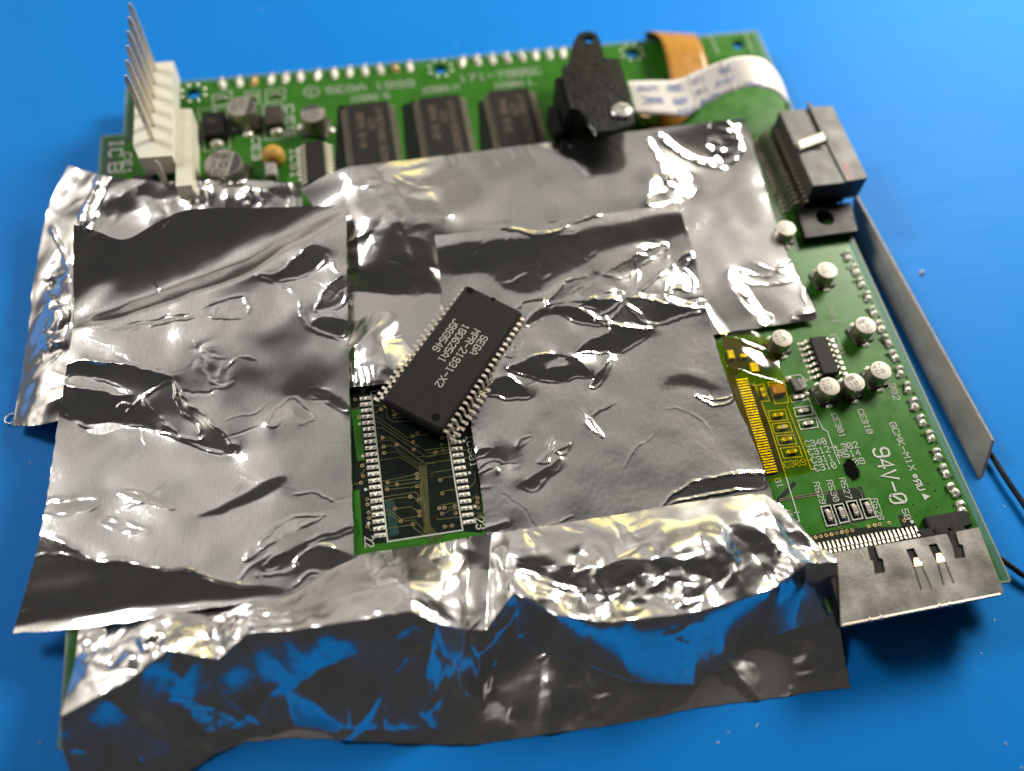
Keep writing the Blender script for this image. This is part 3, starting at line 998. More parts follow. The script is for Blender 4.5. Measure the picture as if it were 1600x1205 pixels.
# rings of small pads round the mounting holes
pad = MB()
pad.lump((0, 0, 0), (0.09, 0.08, 0.03), 77, 8, 3, 0.2)
RINGPAD = pad.mesh('ring_pad', 'solder', 60)
for c, n in zip(hole_c[:3], (8, 8, 8)):
    for i in range(n):
        a = 2 * math.pi * (i + 0.5) / n
        link('ring_pad', RINGPAD, board, (c.x + 0.27 * math.cos(a), c.y + 0.27 * math.sin(a), ZT))
silk([([B('c', *p) for p in ((1075, 145), (1130, 260))], 0.03, False), ([B('c', *p) for p in ((1295, 130), (1345, 250))], 0.03, False)], 'silkscreen_line', 'silk_soft')

# ---- white six-pin header
hd = thing('pin_header', '', '')
del hd['label'], hd['category']
hd.parent = board
q = MB()
q.prism([(-4.02, 6.06), (-3.89, 5.70), (-3.25, 5.68), (-3.25, 8.47), (-4.02, 8.47)], 0.36, 0.85)
q.build('pin_strip', 'nylon', hd)
q = MB()
q.prism([(-3.24, 5.06), (-2.93, 5.06), (-2.93, 7.22), (-3.24, 7.26)], 0.004, 0.62)
q.build('locking_wall', 'nylon', hd)
q = MB()
q.lathe([(0.068, 0.0), (0.07, 0.3), (0.066, 2.34), (0.03, 2.46)], n=4)
PIN = q.mesh('contact_pin', 'tin')
for k in range(6):
    link('contact_pin', PIN, hd, (-3.64, 8.27 - 0.416 * k, ZT), math.radians(45) + rnd.uniform(-.1, .1))
link('contact_pin', PIN, hd, (-3.52, 5.45, ZT - 1.5), math.radians(45))
q = MB()
q.box((-4.0, 5.5, 0.1), (0.5, 0.8, 0.2), 0, 0.03)
q.build('socket_block', 'black', board)

# ---- memory card slot, near right
sl = thing('card_slot', '', '')
del sl['label'], sl['category']
sl.parent = board
top = [B('g', *p, 0.35) for p in ((435, 480), (665, 438), (685, 515), (700, 520), (712, 598), (775, 588), (760, 508), (738, 503), (715, 430), (1140, 358), (1172, 430), (1190, 508), (1252, 498), (1236, 422), (1215, 420), (1195, 348), (1330, 320), (1480, 700), (1475, 715), (512, 912), (495, 600))]
slots = []
for q4 in (((897, 452), (945, 442), (972, 500), (990, 545), (945, 560)), ((1030, 425), (1080, 415), (1110, 470), (1128, 520), (1082, 535))):
    slots.append([B('g', *p, 0.35) for p in q4])
for q4 in (((944, 560), (951, 558), (992, 690), (984, 692)), ((990, 552), (997, 550), (1053, 680), (1046, 682)), ((1082, 535), (1090, 533), (1126, 664), (1118, 666)), ((1126, 525), (1133, 523), (1186, 652), (1179, 654))):
    slots.append([B('g', *p, 0.35) for p in q4])
q = MB()
q.prism(top, 0.325, 0.35, [])
sheet_solid = q
q = MB()
q.prism(top, 0.325, 0.35, slots[:2])
q.build('steel_cover', 'steel', sl)
for s4 in slots[2:]:
    MB().prism(s4, 0.3502, 0.352).build('spring_slit', 'hole', sl)
for a, b_, c_, d_ in (((945, 505), (985, 498), (993, 545), (950, 552)), ((1078, 478), (1120, 472), (1128, 522), (1084, 530))):
    v = [B('g', *a, 0.33), B('g', *b_, 0.33), B('g', *c_, 0.362), B('g', *d_, 0.362)]
    q = MB()
    q.add(v + [p - Vector((0, 0, 0.02)) for p in v], [(3, 2, 1, 0), (4, 5, 6, 7), (0, 1, 5, 4), (1, 2, 6, 5), (2, 3, 7, 6), (3, 0, 4, 7)])
    q.build('contact_spring', 'gold', sl)
x0, x1 = 7.12, 9.93
q = MB()
q.prism([(x0, -5.42), (x1, -5.36), (9.95, -4.26), (9.3, -4.24), (7.2, -4.28)], 0.02, 0.318)
for fx, fy in ((9.15, -4.2), (9.42, -4.18), (9.72, -4.16)):
    q.box((fx, fy, 0.11), (0.26, 0.22, 0.2), 0, 0.03)
q.box((9.62, -4.03, 0.1), (0.78, 0.3, 0.19), 0, 0.03)
q.build('insulator', 'black', sl)
q = MB()
pf = [B('g', *p, 0.35) for p in ((500, 905), (1478, 712))]
for t0, t1 in ((0.02, 0.18), (0.19, 0.245), (0.255, 0.60), (0.61, 0.66), (0.67, 0.98)):
    a, b_ = pf[0].lerp(pf[1], t0), pf[0].lerp(pf[1], t1)
    q.tube([a + Vector((0, -0.005, -0.02)), b_ + Vector((0, -0.005, -0.02))], 0.026, 8)
q.build('rolled_lip', 'lead_dull', sl)
q = MB()
for t in (0.185, 0.25, 0.605, 0.665):
    a = pf[0].lerp(pf[1], t)
    q.lump((a.x, a.y, a.z - 0.01), (0.05, 0.08, 0.03), 2)
q.build('dimple', 'tin', sl, 60)
lettering_mb = MB()
lettering(lettering_mb, 'C8', B('g', 515, 555, 0.3505), B('g', 660, 520, 0.3505), 0.17, 0.016)
lettering_mb.build('embossed_mark', 'tin_dark', sl)
lm = lead_mesh('slot', [(-0.05, 0.16), (0.04, 0.155), (0.075, 0.12), (0.09, 0.04), (0.13, 0.02), (0.24, 0.012)], 0.036, 0.026, 'lead_dull')
for k in range(25):
    t = k / 24
    link('lead', lm, sl, (7.16 + 1.92 * t, -4.235 + 0.02 * t, ZT), math.pi / 2)
q = MB()
for k in range(16):
    q.box((9.0 + 0.055 * k - 0.4, -4.262, 0.33), (0.028, 0.03, 0.03))
q.build('cover_teeth', 'black', sl)['kind'] = 'stuff'

# ---- grey edge connector, upper right
cn = thing('edge_connector', '', '')
del cn['label'], cn['category']
cn.parent = board
q = MB()
q.box((10.0, 4.27, 0.50), (0.92, 2.2, 0.40), 0, 0.02)
q.build('shell', 'grey', cn)
q = MB()
q.prism([(10.27, 3.18), (10.74, 3.22), (10.74, 5.32), (10.22, 5.36)], 0.16, 0.735)
q.build('front_collar', 'grey', cn)
q = MB()
q.box((10.24, 4.9, 0.745), (0.09, 1.15, 0.06), 0.0, 0.012)
q.build('ridge', 'grey', cn)
q = MB()
q.box((9.98, 4.27, 0.16), (0.96, 2.1, 0.30))
q.prism([(9.32, 3.08), (10.5, 3.05), (10.38, 2.30), (9.24, 2.28)], 0.004, 0.2, [circ((9.82, 2.72), 0.2)])
q.build('mounting_base', 'black', cn)
ci = [B('d', *p, 0.78) for p in ((510, 405), (665, 347), (685, 395), (530, 452))]
q = MB()
q.prism(ci, 0.6, 0.78)
q.build('latch_key', 'nylon', cn)
cut = [B('d', *p, 0.705) for p in ((500, 455), (640, 420), (665, 455), (560, 470), (500, 500))]
q = MB()
q.prism(cut, 0.66, 0.706)
q.build('latch_gap', 'hole', cn)
q = MB()
lettering(q, 'E0413', B('d', 782, 535, 0.738), B('d', 826, 640, 0.738), 0.09, 0.02)
q.build('red_marking', 'red', cn)
l1 = lead_mesh('cn1', [(-0.03, 0.26), (0.05, 0.25), (0.10, 0.10), (0.14, 0.02), (0.26, 0.012)], 0.06, 0.03, 'tin_dark')
l2 = lead_mesh('cn2', [(-0.03, 0.34), (0.02, 0.33), (0.05, 0.2), (0.05, 0.1)], 0.06, 0.03, 'tin_dark')
for k in range(17):
    y = 5.2 - 0.127 * k
    link('lead', l1, cn, (9.34, y, ZT), math.pi)
    link('lead', l2, cn, (9.50, y - 0.06, ZT), math.pi)

# ---- fine-pitch flat-cable socket under the yellow film
q = MB()
for k in range(36):
    a = B('f', 122 + 186 * k / 35, 385 + 580 * k / 35)
    q.box((a.x + 0.10, a.y, 0.03), (0.22, 0.026, 0.02), 0.0)
q.build('socket_lead_row', 'tin', board)['kind'] = 'stuff'
q = MB()
a, b_ = B('f', 100, 380), B('f', 285, 965)
q.prism([(a.x - 0.5, a.y + .05), (a.x + 0.03, a.y + .05), (b_.x + 0.03, b_.y - .05), (b_.x - 0.5, b_.y - .05)], 0.004, 0.09)
q.build('flat_cable_socket', 'black', board)
FPB = MB()
for quad in (((60, 200), (100, 195), (110, 250), (70, 255)), ((200, 280), (250, 270), (265, 330), (212, 340)), ((140, 225), (185, 215), (190, 240), (148, 250)), ((290, 250), (360, 240), (365, 270), (296, 282))):
    pts = [B('f', *p) for p in quad]
    c = sum(pts, Vector()) / 4
    q = MB()
    q.box((c.x, c.y, 0.035), ((pts[1] - pts[0]).length, (pts[3] - pts[0]).length, 0.05), -0.05, 0.01)
    q.build('filter_part', 'tin_dark', board)
    silk([(pts, 0.018, True)], 'component_outline')
MB().prism([B('f', *p) for p in ((30, 110), (250, 130), (300, 230), (180, 300), (80, 380))], EPS * 1.2, Z1).build('laminate_field', 'mask_dark', board)
MB().prism([B('f', *p) for p in ((240, 420), (330, 640), (420, 950), (300, 990), (110, 380))], EPS * 1.2, Z1).build('laminate_field', 'mask_dark', board)

# ---- black bracket on a clamp block, zinc screw
br = thing('bracket', '', '')
del br['label'], br['category']
br.parent = board
outl = [B('c', *p, 1.0) for p in ((190, 320), (222, 190), (252, 132), (310, 112), (368, 128), (396, 190), (418, 280), (512, 292), (548, 420), (612, 680), (560, 705), (480, 735), (370, 742), (330, 690), (268, 610), (204, 595), (170, 470), (150, 345))]
hc = B('c', 322, 165, 1.0)
q = MB()
q.prism(outl, 0.86, 1.0, [circ(hc, 0.125)])
q.build('bracket_plate', 'black_gloss', br)
q = MB()
q.prism([(4.86, 5.75), (5.04, 5.75), (5.04, 6.9), (4.86, 6.9)], 0.1, 0.82)
q.prism([(5.06, 5.7), (6.1, 5.7), (6.1, 6.8), (5.06, 6.8)], 0.3, 0.858)
q.prism([(4.62, 5.6), (4.8, 5.6), (4.8, 6.4), (4.62, 6.4)], 0.02, 0.5)
q.build('clamp_block', 'black', br)
q = MB()
s0 = B('c', 530, 605, 1.06)
q.lathe([(0.235, 0.0), (0.24, 0.03), (0.20, 0.07), (0.05, 0.09)], (s0.x, s0.y, 1.001), 24)
o = q.build('screw', 'screw', br, 35)
q = MB()
for a in (0.4, 0.4 + math.pi / 2):
    q.box((s0.x, s0.y, 1.088), (0.22, 0.04, 0.016), a)
q.build('cross_recess', 'tin_dark', br)
o = MB()
o.lathe([(0.14, 0), (0.17, 0.04), (0.17, 0.3), (0.13, 0.36)], (*B('c', 672, 640, 0.3)[:2], 0.0), 16)
o.build('brass_post', 'gold', board, 40)
# underside blocks that carry the board
q = MB()
for x, y in ((-3.6, 7.6), (-3.9, -2.5), (9.2, 7.6), (8.9, -3.6), (2.5, 3.0)):
    q = MB()
    q.box((x, y, (MAT_Z - 0.16) / 2), (1.6, 1.2, -MAT_Z - 0.168))
    q.build('underside_block', 'black', board)

q = MB()
sm = []
r4 = random.Random(5)
for k in range(46):
    a = 2 * math.pi * k / 46
    rr = (1 if k % 2 else r4.uniform(0.66, 0.92)) * r4.uniform(0.85, 1.1)
    sm.append(B('f', 843 + 46 * rr * math.cos(a) + 22 * rr * math.sin(a), 938 + 76 * rr * math.sin(a)))
q.prism(sm, ZS + 0.001, ZS + 0.01)
q.build('marker_smudge', 'soot', board)

# ------------------------------------------------------------------ loose chip across the opening
cpx = [Vector(P(*q_, 0.56)) for q_ in ((731.6, 441.7), (814.5, 489), (688.7, 675.8), (597, 621.6))]
cc = sum(cpx, Vector()) / 4
ax = ((cpx[1] - cpx[0]) + (cpx[2] - cpx[3])) / 2
ay = ((cpx[0] - cpx[3]) + (cpx[1] - cpx[2])) / 2
CW, CL = ax.length, ay.length
crz = math.atan2(ay.y, ay.x) - math.pi / 2
chip = gull_chip('loose_chip', cc, CW, CL, 0.31, 0.56, crz, 22, CL / 22.3, 'loose', 'tin', 0.055, 0.20, foot=0.24, thick=0.022)
tag(chip, 'loose black memory chip with two rows of legs lying askew across the uncovered pads', 'memory chip')
q = MB()
for p in ((734.5, 454), (681, 652)):
    c = P(*p, 0.5605)
    d = Matrix.Rotation(-crz, 3, 'Z') @ (c - Vector((cc.x, cc.y, 0)))
    q.lathe([(0.075, 0.5602), (0.074, 0.5612)], (d.x, d.y, 0), 22)
q.build('mould_mark', 'epoxy_bev', chip)
q = MB()
for t, a, b_ in (('SEGA', (795, 430), (722, 562)), ('MPR-21931-X2', (740, 385), (470, 795)[:2]), ('1BO625A1', (665, 350), (487, 615)), ('J993546', (592, 312), (452, 540))):
    pts = []
    for w_ in (a, b_):
        c = B('r', *w_, 0.5612)
        d = Matrix.Rotation(-crz, 3, 'Z') @ (c - Vector((cc.x, cc.y, 0)))
        pts.append(d)
    m_ = (pts[0].x + pts[1].x) / 2
    lettering(q, t, (m_, pts[0].y, 0.5612), (m_, pts[1].y, 0.5612), 0.128, 0.017)
q.build('marking', 'ink', chip)
q = MB()
d0 = (0, CL / 2 - 0.02, 0.5602)
q.disc((0, CL / 2 - 0.05), 0.05, 0.5604)
q.build('pin_one_notch', 'epoxy_bev', chip)

# ------------------------------------------------------------------ ribbons, plate, cable, crumbs
def strip(name, m, rows, label, cat, n=10, th=0.02):
    """A bent ribbon: rows of (left point, right point) along its run."""
    L_ = catmull([tuple(r[0]) for r in rows], n)
    R_ = catmull([tuple(r[1]) for r in rows], n)
    q = MB()
    N_ = len(L_)
    vs = []
    K = 8
    for i in range(N_):
        for j in range(K + 1):
            vs.append(Vector(L_[i]).lerp(Vector(R_[i]), j / K))
    fs = [(i * (K + 1) + j, i * (K + 1) + j + 1, (i + 1) * (K + 1) + j + 1, (i + 1) * (K + 1) + j) for i in range(N_ - 1) for j in range(K)]
    q.add(vs, fs)
    o = q.build(name, m, None, 'all')
    md = o.modifiers.new('thickness', 'SOLIDIFY')
    md.thickness, md.offset = th, 0
    tag(o, label, cat)
    return o, L_, R_


def catmull(pts, n):
    pts = [np.asarray(p, float) for p in pts]
    m = len(pts)
    out = []
    for i in range(m - 1):
        p1, p2 = pts[i], pts[i + 1]
        p0 = pts[i - 1] if i else 2 * p1 - p2
        p3 = pts[i + 2] if i < m - 2 else 2 * p2 - p1
        for k in range(n):
            t = k / n
            out.append(0.5 * (2 * p1 + (p2 - p0) * t + (2 * p0 - 5 * p1 + 4 * p2 - p3) * t * t + (3 * p1 - p0 - 3 * p2 + p3) * t ** 3))
    out.append(pts[-1])
    return np.array(out)


flex, *_ = strip('flex_cable', 'flex', [
    (P(1013, 95, -.7), P(1085, 92, -.7)), (P(1008, 62, -.3), P(1083, 60, -.3)), (P(1010, 49, .25), P(1086, 54, .25)), (P(1032, 62, .5), P(1098, 74, .5)), (P(1046, 116, .42), P(1108, 112, .42)),
    (P(1047, 150, .25), P(1108, 150, .25)), (P(1030, 184, .15), P(1078, 180, .15)), (P(1008, 205, .1), P(1062, 196, .1))],
    'amber flexible cable bending over the far board edge beneath the white ribbon cable', 'flexible cable')
ffc, L_, R_ = strip('ribbon_cable', 'ffc', [
    (B('c', 560, 430, .35), B('c', 610, 630, .35)), (B('c', 720, 425, .45), B('c', 770, 635, .4)), (B('c', 870, 420, .55), B('c', 935, 640, .45)), (B('c', 990, 370, .75), B('c', 1050, 570, .6)), (B('c', 1120, 315, 1.0), B('c', 1210, 495, .9)),
    (B('c', 1260, 275, 1.2), B('c', 1340, 465, 1.1)), (B('c', 1400, 285, 1.2), B('c', 1470, 485, 1.05)), (B('c', 1500, 380, 1.0), B('c', 1545, 540, .85)), (B('c', 1560, 520, .62), B('c', 1572, 585, .5)), (B('c', 1545, 575, .3), B('c', 1556, 612, .25))],
    'white flat ribbon cable with blue print looping over beside the black bracket', 'ribbon cable', 14, 0.018)


def on_ffc(mb, t, u0, u1, v, h):
    """Letters laid along the ribbon: u along its run (0..1), v across it."""
    n = len(t)
    N_ = len(L_) - 1
    def at(u, w):
        f = min(max(u, 0), 0.9999) * N_
        i = int(f)
        l = Vector(L_[i]).lerp(Vector(L_[i + 1]), f - i)
        r = Vector(R_[i]).lerp(Vector(R_[i + 1]), f - i)
        return l.lerp(r, w) + Vector((0, 0, 0.016))
    for i, ch in enumerate(t):
        for st in GL.get(ch, '').split(';'):
            p = [(int(c_[0]), int(c_[1])) for c_ in st.split()]
            if len(p) > 1:
                mb.ribbon([at(u0 + (u1 - u0) * (i + x / 5.6) / n, v - h * (y / 6 - 0.5)) for x, y in p], 0.028)


q = MB()
for t, u0, u1, v in (('AWM', .04, .13, .24), ('80C', .17, .25, .22), ('VW-1', .29, .37, .25), ('AWM', .40, .49, .62), ('2896', .05, .14, .60), ('60V', .18, .25, .62), ('VW-1', .29, .37, .6), ('E54', .19, .28, .92), ('AWM', .31, .4, .93), ('80C', .44, .5, .3), ('VW-1', .53, .62, .92)):
    q = MB()
    on_ffc(q, t, u0, u1, v, 0.17)
    q.build('printed_marking', 'blueink', ffc)
for u in (0.30, 0.475):  # creases in the ribbon
    q = MB()
    i = int(u * (len(L_) - 1))
    q.tube([Vector(L_[i]) + Vector((0, 0, .006)), Vector(R_[i]) + Vector((0, 0, .006))], 0.016, 8)
    q.build('fold_crease', 'ffc', ffc)

q = MB()
b0, b1, t1, t0 = P(1530, 750, MAT_Z + .01), P(1338, 372, MAT_Z + .01), P(1345, 320, -.1), P(1550, 688, -.1)
b1 = b1 + (b1 - b0) * 0.06
t1 = t1 + (t1 - t0) * 0.06
nrm = (t0 - b0).cross(b1 - b0).normalized()
if nrm.x < 0:
    nrm = -nrm
e = nrm * 0.10
q.add([b0, b1, t1, t0, b0 + e, b1 + e, t1 + e, t0 + e], [(0, 3, 2, 1), (4, 5, 6, 7), (0, 1, 5, 4), (1, 2, 6, 5), (2, 3, 7, 6), (3, 0, 4, 7)])
q.mi = [0, 0, 1, 1, 1, 1]
pl = q.build('side_plate', ['plate', 'plate_edge'])
tag(pl, 'dull grey metal plate standing on edge along the right side of the green board', 'metal plate')
cb = [P(1500, 640, MAT_Z + .12), P(1545, 705, MAT_Z + .12), P(1572, 748, MAT_Z + .12), P(1602, 792, MAT_Z + .12), P(1640, 850, MAT_Z + .12), P(1670, 905, MAT_Z + .12), P(1640, 918, MAT_Z + .12), P(1604, 902, MAT_Z + .12), P(1578, 884, MAT_Z + .12), P(1555, 868, MAT_Z + .12), P(1520, 850, MAT_Z + .12), P(1480, 835, MAT_Z + .12)]
q = MB()
q.tube(catmull(cb, 8), 0.05, 10)
o = q.build('black_cable', 'cable', None, 'all')
tag(o, 'thin black cable looping from behind the grey plate back under the green board', 'cable')
for (x, y), d_, lab in (((1440, 427), 0.12, 'pale crumb lying alone on the blue mat right of the grey plate'), ((20, 656), 0.09, 'tiny curled foil shaving on the blue mat at the left foil corner')):
    c = P(x, y, MAT_Z)
    q = MB()
    if d_ > 0.1:
        q.lump((c.x, c.y, MAT_Z), (d_, d_ * 1.1, 0.08), 5, 9, 4, 0.2)
        o = q.build('crumb', 'crumb', None, 60)
        tag(o, lab, 'crumb')
    else:
        q.tube([(c.x + 0.09 * math.cos(a) * (1 + .1 * a), c.y + 0.11 * math.sin(a), MAT_Z + 0.02 + 0.01 * a) for a in [k * 0.45 for k in range(15)]], 0.012, 6)
        o = q.build('foil_shaving', 'tin', None, 'all')
        tag(o, lab, 'foil shaving')
q = MB()
r3 = random.Random(11)
for _ in range(60):
    x, y = r3.uniform(0, 1600), r3.uniform(0, 1205)
    c = P(x, y, MAT_Z)
    a = r3.uniform(0, 3.14)
    l = r3.uniform(0.02, 0.07)
    q.box((c.x, c.y, MAT_Z + 0.006), (l, 0.012, 0.008), a)
o = q.build('lint', 'crumb')
o['kind'] = 'stuff'


# ------------------------------------------------------------------ aluminium foil: real relief, solved from the slopes of its dents and folds
def catmull(pts, n=6, closed=False):
    pts = [np.asarray(p, float) for p in pts]
    m = len(pts)
    out = []
    segs = m if closed else m - 1
    for i in range(segs):
        p1, p2 = pts[i], pts[(i + 1) % m]
        p0 = pts[i - 1] if closed or i else 2 * p1 - p2
        p3 = pts[(i + 2) % m] if closed or i < m - 2 else 2 * p2 - p1
        for k in range(n):
            t = k / n
            out.append(0.5 * (2 * p1 + (p2 - p0) * t + (2 * p0 - 5 * p1 + 4 * p2 - p3) * t * t + (3 * p1 - p0 - 3 * p2 + p3) * t ** 3))
    if not closed:
        out.append(pts[-1])
    return np.array(out)


def spec_noise(ny, nx, step, lo, hi, rng, beta=1.5):
    """Smooth random field with wavelengths between lo and hi (cm), unit variance."""
    g = rng.standard_normal((ny, nx))
    fx, fy = np.fft.fftfreq(nx, step), np.fft.rfftfreq(ny, step)
    G = np.fft.rfft2(g.T)
    k = np.sqrt(fx[:, None] ** 2 + fy[None, :] ** 2) + 1e-6
    A = k ** -beta * np.exp(-(k * lo) ** 2) * (1 - np.exp(-(k * hi) ** 2))
    h = np.fft.irfft2(G * A, s=(nx, ny)).T
    return h / (h.std() + 1e-12)


def gauss(a, s):
    if s < 0.3:
        return a
    r = int(3 * s) + 1
    k = np.exp(-0.5 * (np.arange(-r, r + 1) / s) ** 2)
    k /= k.sum()
    a = np.pad(a, r, mode='edge')
    a = np.apply_along_axis(lambda v: np.convolve(v, k, 'valid'), 0, a)
    return np.apply_along_axis(lambda v: np.convolve(v, k, 'valid'), 1, a)


class Relief:
    def __init__(s, x0, x1, y0, y1, step, seed):
        s.x0, s.y0, s.st = x0, y0, step
        s.nx, s.ny = int((x1 - x0) / step) + 2, int((y1 - y0) / step) + 2
        s.X, s.Y = np.meshgrid(x0 + np.arange(s.nx) * step, y0 + np.arange(s.ny) * step)
        s.gx, s.gy, s.h = np.zeros((s.ny, s.nx)), np.zeros((s.ny, s.nx)), np.zeros((s.ny, s.nx))
        s.rng = np.random.default_rng(seed)
        wob = [spec_noise(s.ny, s.nx, step, 0.12, 1.2, s.rng) for _ in range(2)]
        s.WX, s.WY = s.X + wob[0] * 0.018, s.Y + wob[1] * 0.018  # outlines wander a little

    def inside(s, poly):
        X, Y = s.WX, s.WY
        m = np.zeros(X.shape, bool)
        n = len(poly)
        for i in range(n):
            (x1, y1), (x2, y2) = poly[i][:2], poly[(i + 1) % n][:2]
            if y1 == y2:
                continue
            c = ((y1 > Y) != (y2 > Y)) & (X < (x2 - x1) * (Y - y1) / (y2 - y1) + x1)
            m ^= c
        return m.astype(float)

    def dist(s, pl, reach):
        d = np.full(s.X.shape, 1e9)
        for a, b in zip(pl[:-1], pl[1:]):
            lo = np.minimum(a, b)[:2] - reach - 0.1
            hi = np.maximum(a, b)[:2] + reach + 0.1
            i0, i1 = max(0, int((lo[0] - s.x0) / s.st)), min(s.nx, int((hi[0] - s.x0) / s.st) + 2)
            j0, j1 = max(0, int((lo[1] - s.y0) / s.st)), min(s.ny, int((hi[1] - s.y0) / s.st) + 2)
            if i0 >= i1 or j0 >= j1:
                continue
            X, Y = s.WX[j0:j1, i0:i1], s.WY[j0:j1, i0:i1]
            ab = (b - a)[:2]
            t = np.clip(((X - a[0]) * ab[0] + (Y - a[1]) * ab[1]) / (ab @ ab + 1e-12), 0, 1)
            dd = np.hypot(X - a[0] - t * ab[0], Y - a[1] - t * ab[1])
            d[j0:j1, i0:i1] = np.minimum(d[j0:j1, i0:i1], dd)
        return d

    def dent(s, poly, slope, soft=0.03, rim=0.0, rw=0.03, smooth=True):
        pl = catmull(poly, 6, True) if smooth else np.asarray(poly, float)
        m = gauss(s.inside(pl), soft / s.st)
        s.gx += m * slope[0]
        s.gy += m * slope[1]
        if rim:
            d = s.dist(np.vstack([pl, pl[:1]]), 3 * rw)
            s.h += 1.5 * rim * np.exp(-(d / rw) ** 2) * (0.65 + 0.35 * s.mod())
        return m

    def mod(s):
        if not hasattr(s, '_m'):
            s._m = spec_noise(s.ny, s.nx, s.st, 0.15, 1.0, s.rng)
        return s._m

    def ridge(s, line, amp, w, taper=True):
        pl = catmull(line, 6)
        d = s.dist(pl, 3 * w)
        a = amp
        if taper:
            e = np.minimum(np.hypot(s.X - pl[0][0], s.Y - pl[0][1]), np.hypot(s.X - pl[-1][0], s.Y - pl[-1][1]))
            a = amp * np.clip(e / (4 * w + 0.05), 0, 1)
        s.h += a * np.exp(-(d / w) ** 2) * (0.8 + 0.3 * s.mod())

    def fold(s, line, slope, width, side=1):
        """Slopes rise away from a line on one side, over a width: a curled-up flap."""
        a, b = np.asarray(line[0], float)[:2], np.asarray(line[-1], float)[:2]
        d = (b - a) / np.linalg.norm(b - a)
        n = np.array([-d[1], d[0]]) * side
        t = (s.X - a[0]) * n[0] + (s.Y - a[1]) * n[1]
        k = np.clip(t / width, 0, 1) ** 0.7
        s.gx += n[0] * slope * k
        s.gy += n[1] * slope * k

    def crumple(s, poly, n, amp, size, soft=0.15):
        m = gauss(s.inside(np.asarray([p[:2] for p in poly], float)), soft / s.st)
        ys, xs = np.nonzero(m > 0.3)
        if not len(xs):
            return
        for _ in range(n):
            q = s.rng.integers(len(xs))
            cx, cy = s.X[ys[q], xs[q]], s.Y[ys[q], xs[q]]
            a = s.rng.uniform(0, math.pi)
            r = size * s.rng.uniform(0.5, 1.6)
            i0, i1 = max(0, int((cx - 2.6 * r - s.x0) / s.st)), min(s.nx, int((cx + 2.6 * r - s.x0) / s.st) + 1)
            j0, j1 = max(0, int((cy - 2.6 * r - s.y0) / s.st)), min(s.ny, int((cy + 2.6 * r - s.y0) / s.st) + 1)
            X, Y = s.WX[j0:j1, i0:i1] - cx, s.WY[j0:j1, i0:i1] - cy
            u, v = X * math.cos(a) + Y * math.sin(a), -X * math.sin(a) + Y * math.cos(a)
            e = np.exp(-(u / r) ** 2 - (v / (r * 0.8)) ** 2)
            s.h[j0:j1, i0:i1] += amp * s.rng.uniform(-1, 1) * r * (np.sqrt(v * v + 0.00012) - 0.011) / r * e * m[j0:j1, i0:i1] * 2

    def creases(s, poly, n, amp=0.01, w=0.015, ln=0.7, ang=None):
        """Fine sharp handling creases, straight-ish and crossing."""
        xs, ys = [p[0] for p in poly], [p[1] for p in poly]
        for _ in range(n):
            x, y = s.rng.uniform(min(xs), max(xs)), s.rng.uniform(min(ys), max(ys))
            a = s.rng.uniform(0, math.pi) if ang is None else ang + s.rng.normal(0, 0.4)
            l = ln * s.rng.uniform(0.4, 1.5)
            b = a + s.rng.normal(0, 0.35)
            pts = [(x, y), (x + l / 2 * math.cos(a), y + l / 2 * math.sin(a)), (x + l / 2 * (math.cos(a) + math.cos(b)), y + l / 2 * (math.sin(a) + math.sin(b)))]
            s.ridge(pts, amp * s.rng.uniform(-1, 1), w * s.rng.uniform(0.8, 1.8))

    def waves(s, lo, hi, slope, mask=None):
        h = spec_noise(s.ny, s.nx, s.st, lo, hi, s.rng)
        g = np.hypot(*np.gradient(h, s.st)).std() + 1e-9
        h = h * slope / g
        s.h += h if mask is None else h * mask

    def hot(s, poly, k=1.7, soft=0.03, rim=0.01, rw=0.03, lamp=None):
        """A facet that mirrors the desk lamp to the viewer."""
        c = Vector((sum(p[0] for p in poly) / len(poly), sum(p[1] for p in poly) / len(poly), 0.2))
        n = (Vector(CAM_LOC) - c).normalized() + ((lamp or (LAMP if c.x > 1 else LAMP2)) - c).normalized()
        s.dent(poly, (-n.x / n.z * k, -n.y / n.z * k), soft, rim, rw)

    def solve(s):
        gx = np.concatenate([s.gx, -s.gx[:, ::-1]], 1)
        gx = np.concatenate([gx, gx[::-1]], 0)
        gy = np.concatenate([s.gy, s.gy[:, ::-1]], 1)
        gy = np.concatenate([gy, -gy[::-1]], 0)
        ky = 2 * np.pi * np.fft.fftfreq(gx.shape[0], s.st)[:, None]
        kx = 2 * np.pi * np.fft.fftfreq(gx.shape[1], s.st)[None, :]
        k2 = kx ** 2 + ky ** 2
        k2[0, 0] = 1
        H = (-1j * kx * np.fft.fft2(gx) - 1j * ky * np.fft.fft2(gy)) / k2
        H[0, 0] = 0
        s.h += np.real(np.fft.ifft2(H))[:s.ny, :s.nx]
        return s

    def at(s, x, y):
        u, v = np.clip((x - s.x0) / s.st, 0, s.nx - 1.001), np.clip((y - s.y0) / s.st, 0, s.ny - 1.001)
        i, j = u.astype(int), v.astype(int)
        a, b = u - i, v - j
        h = s.h
        return h[j, i] * (1 - a) * (1 - b) + h[j, i + 1] * a * (1 - b) + h[j + 1, i] * (1 - a) * b + h[j + 1, i + 1] * a * b


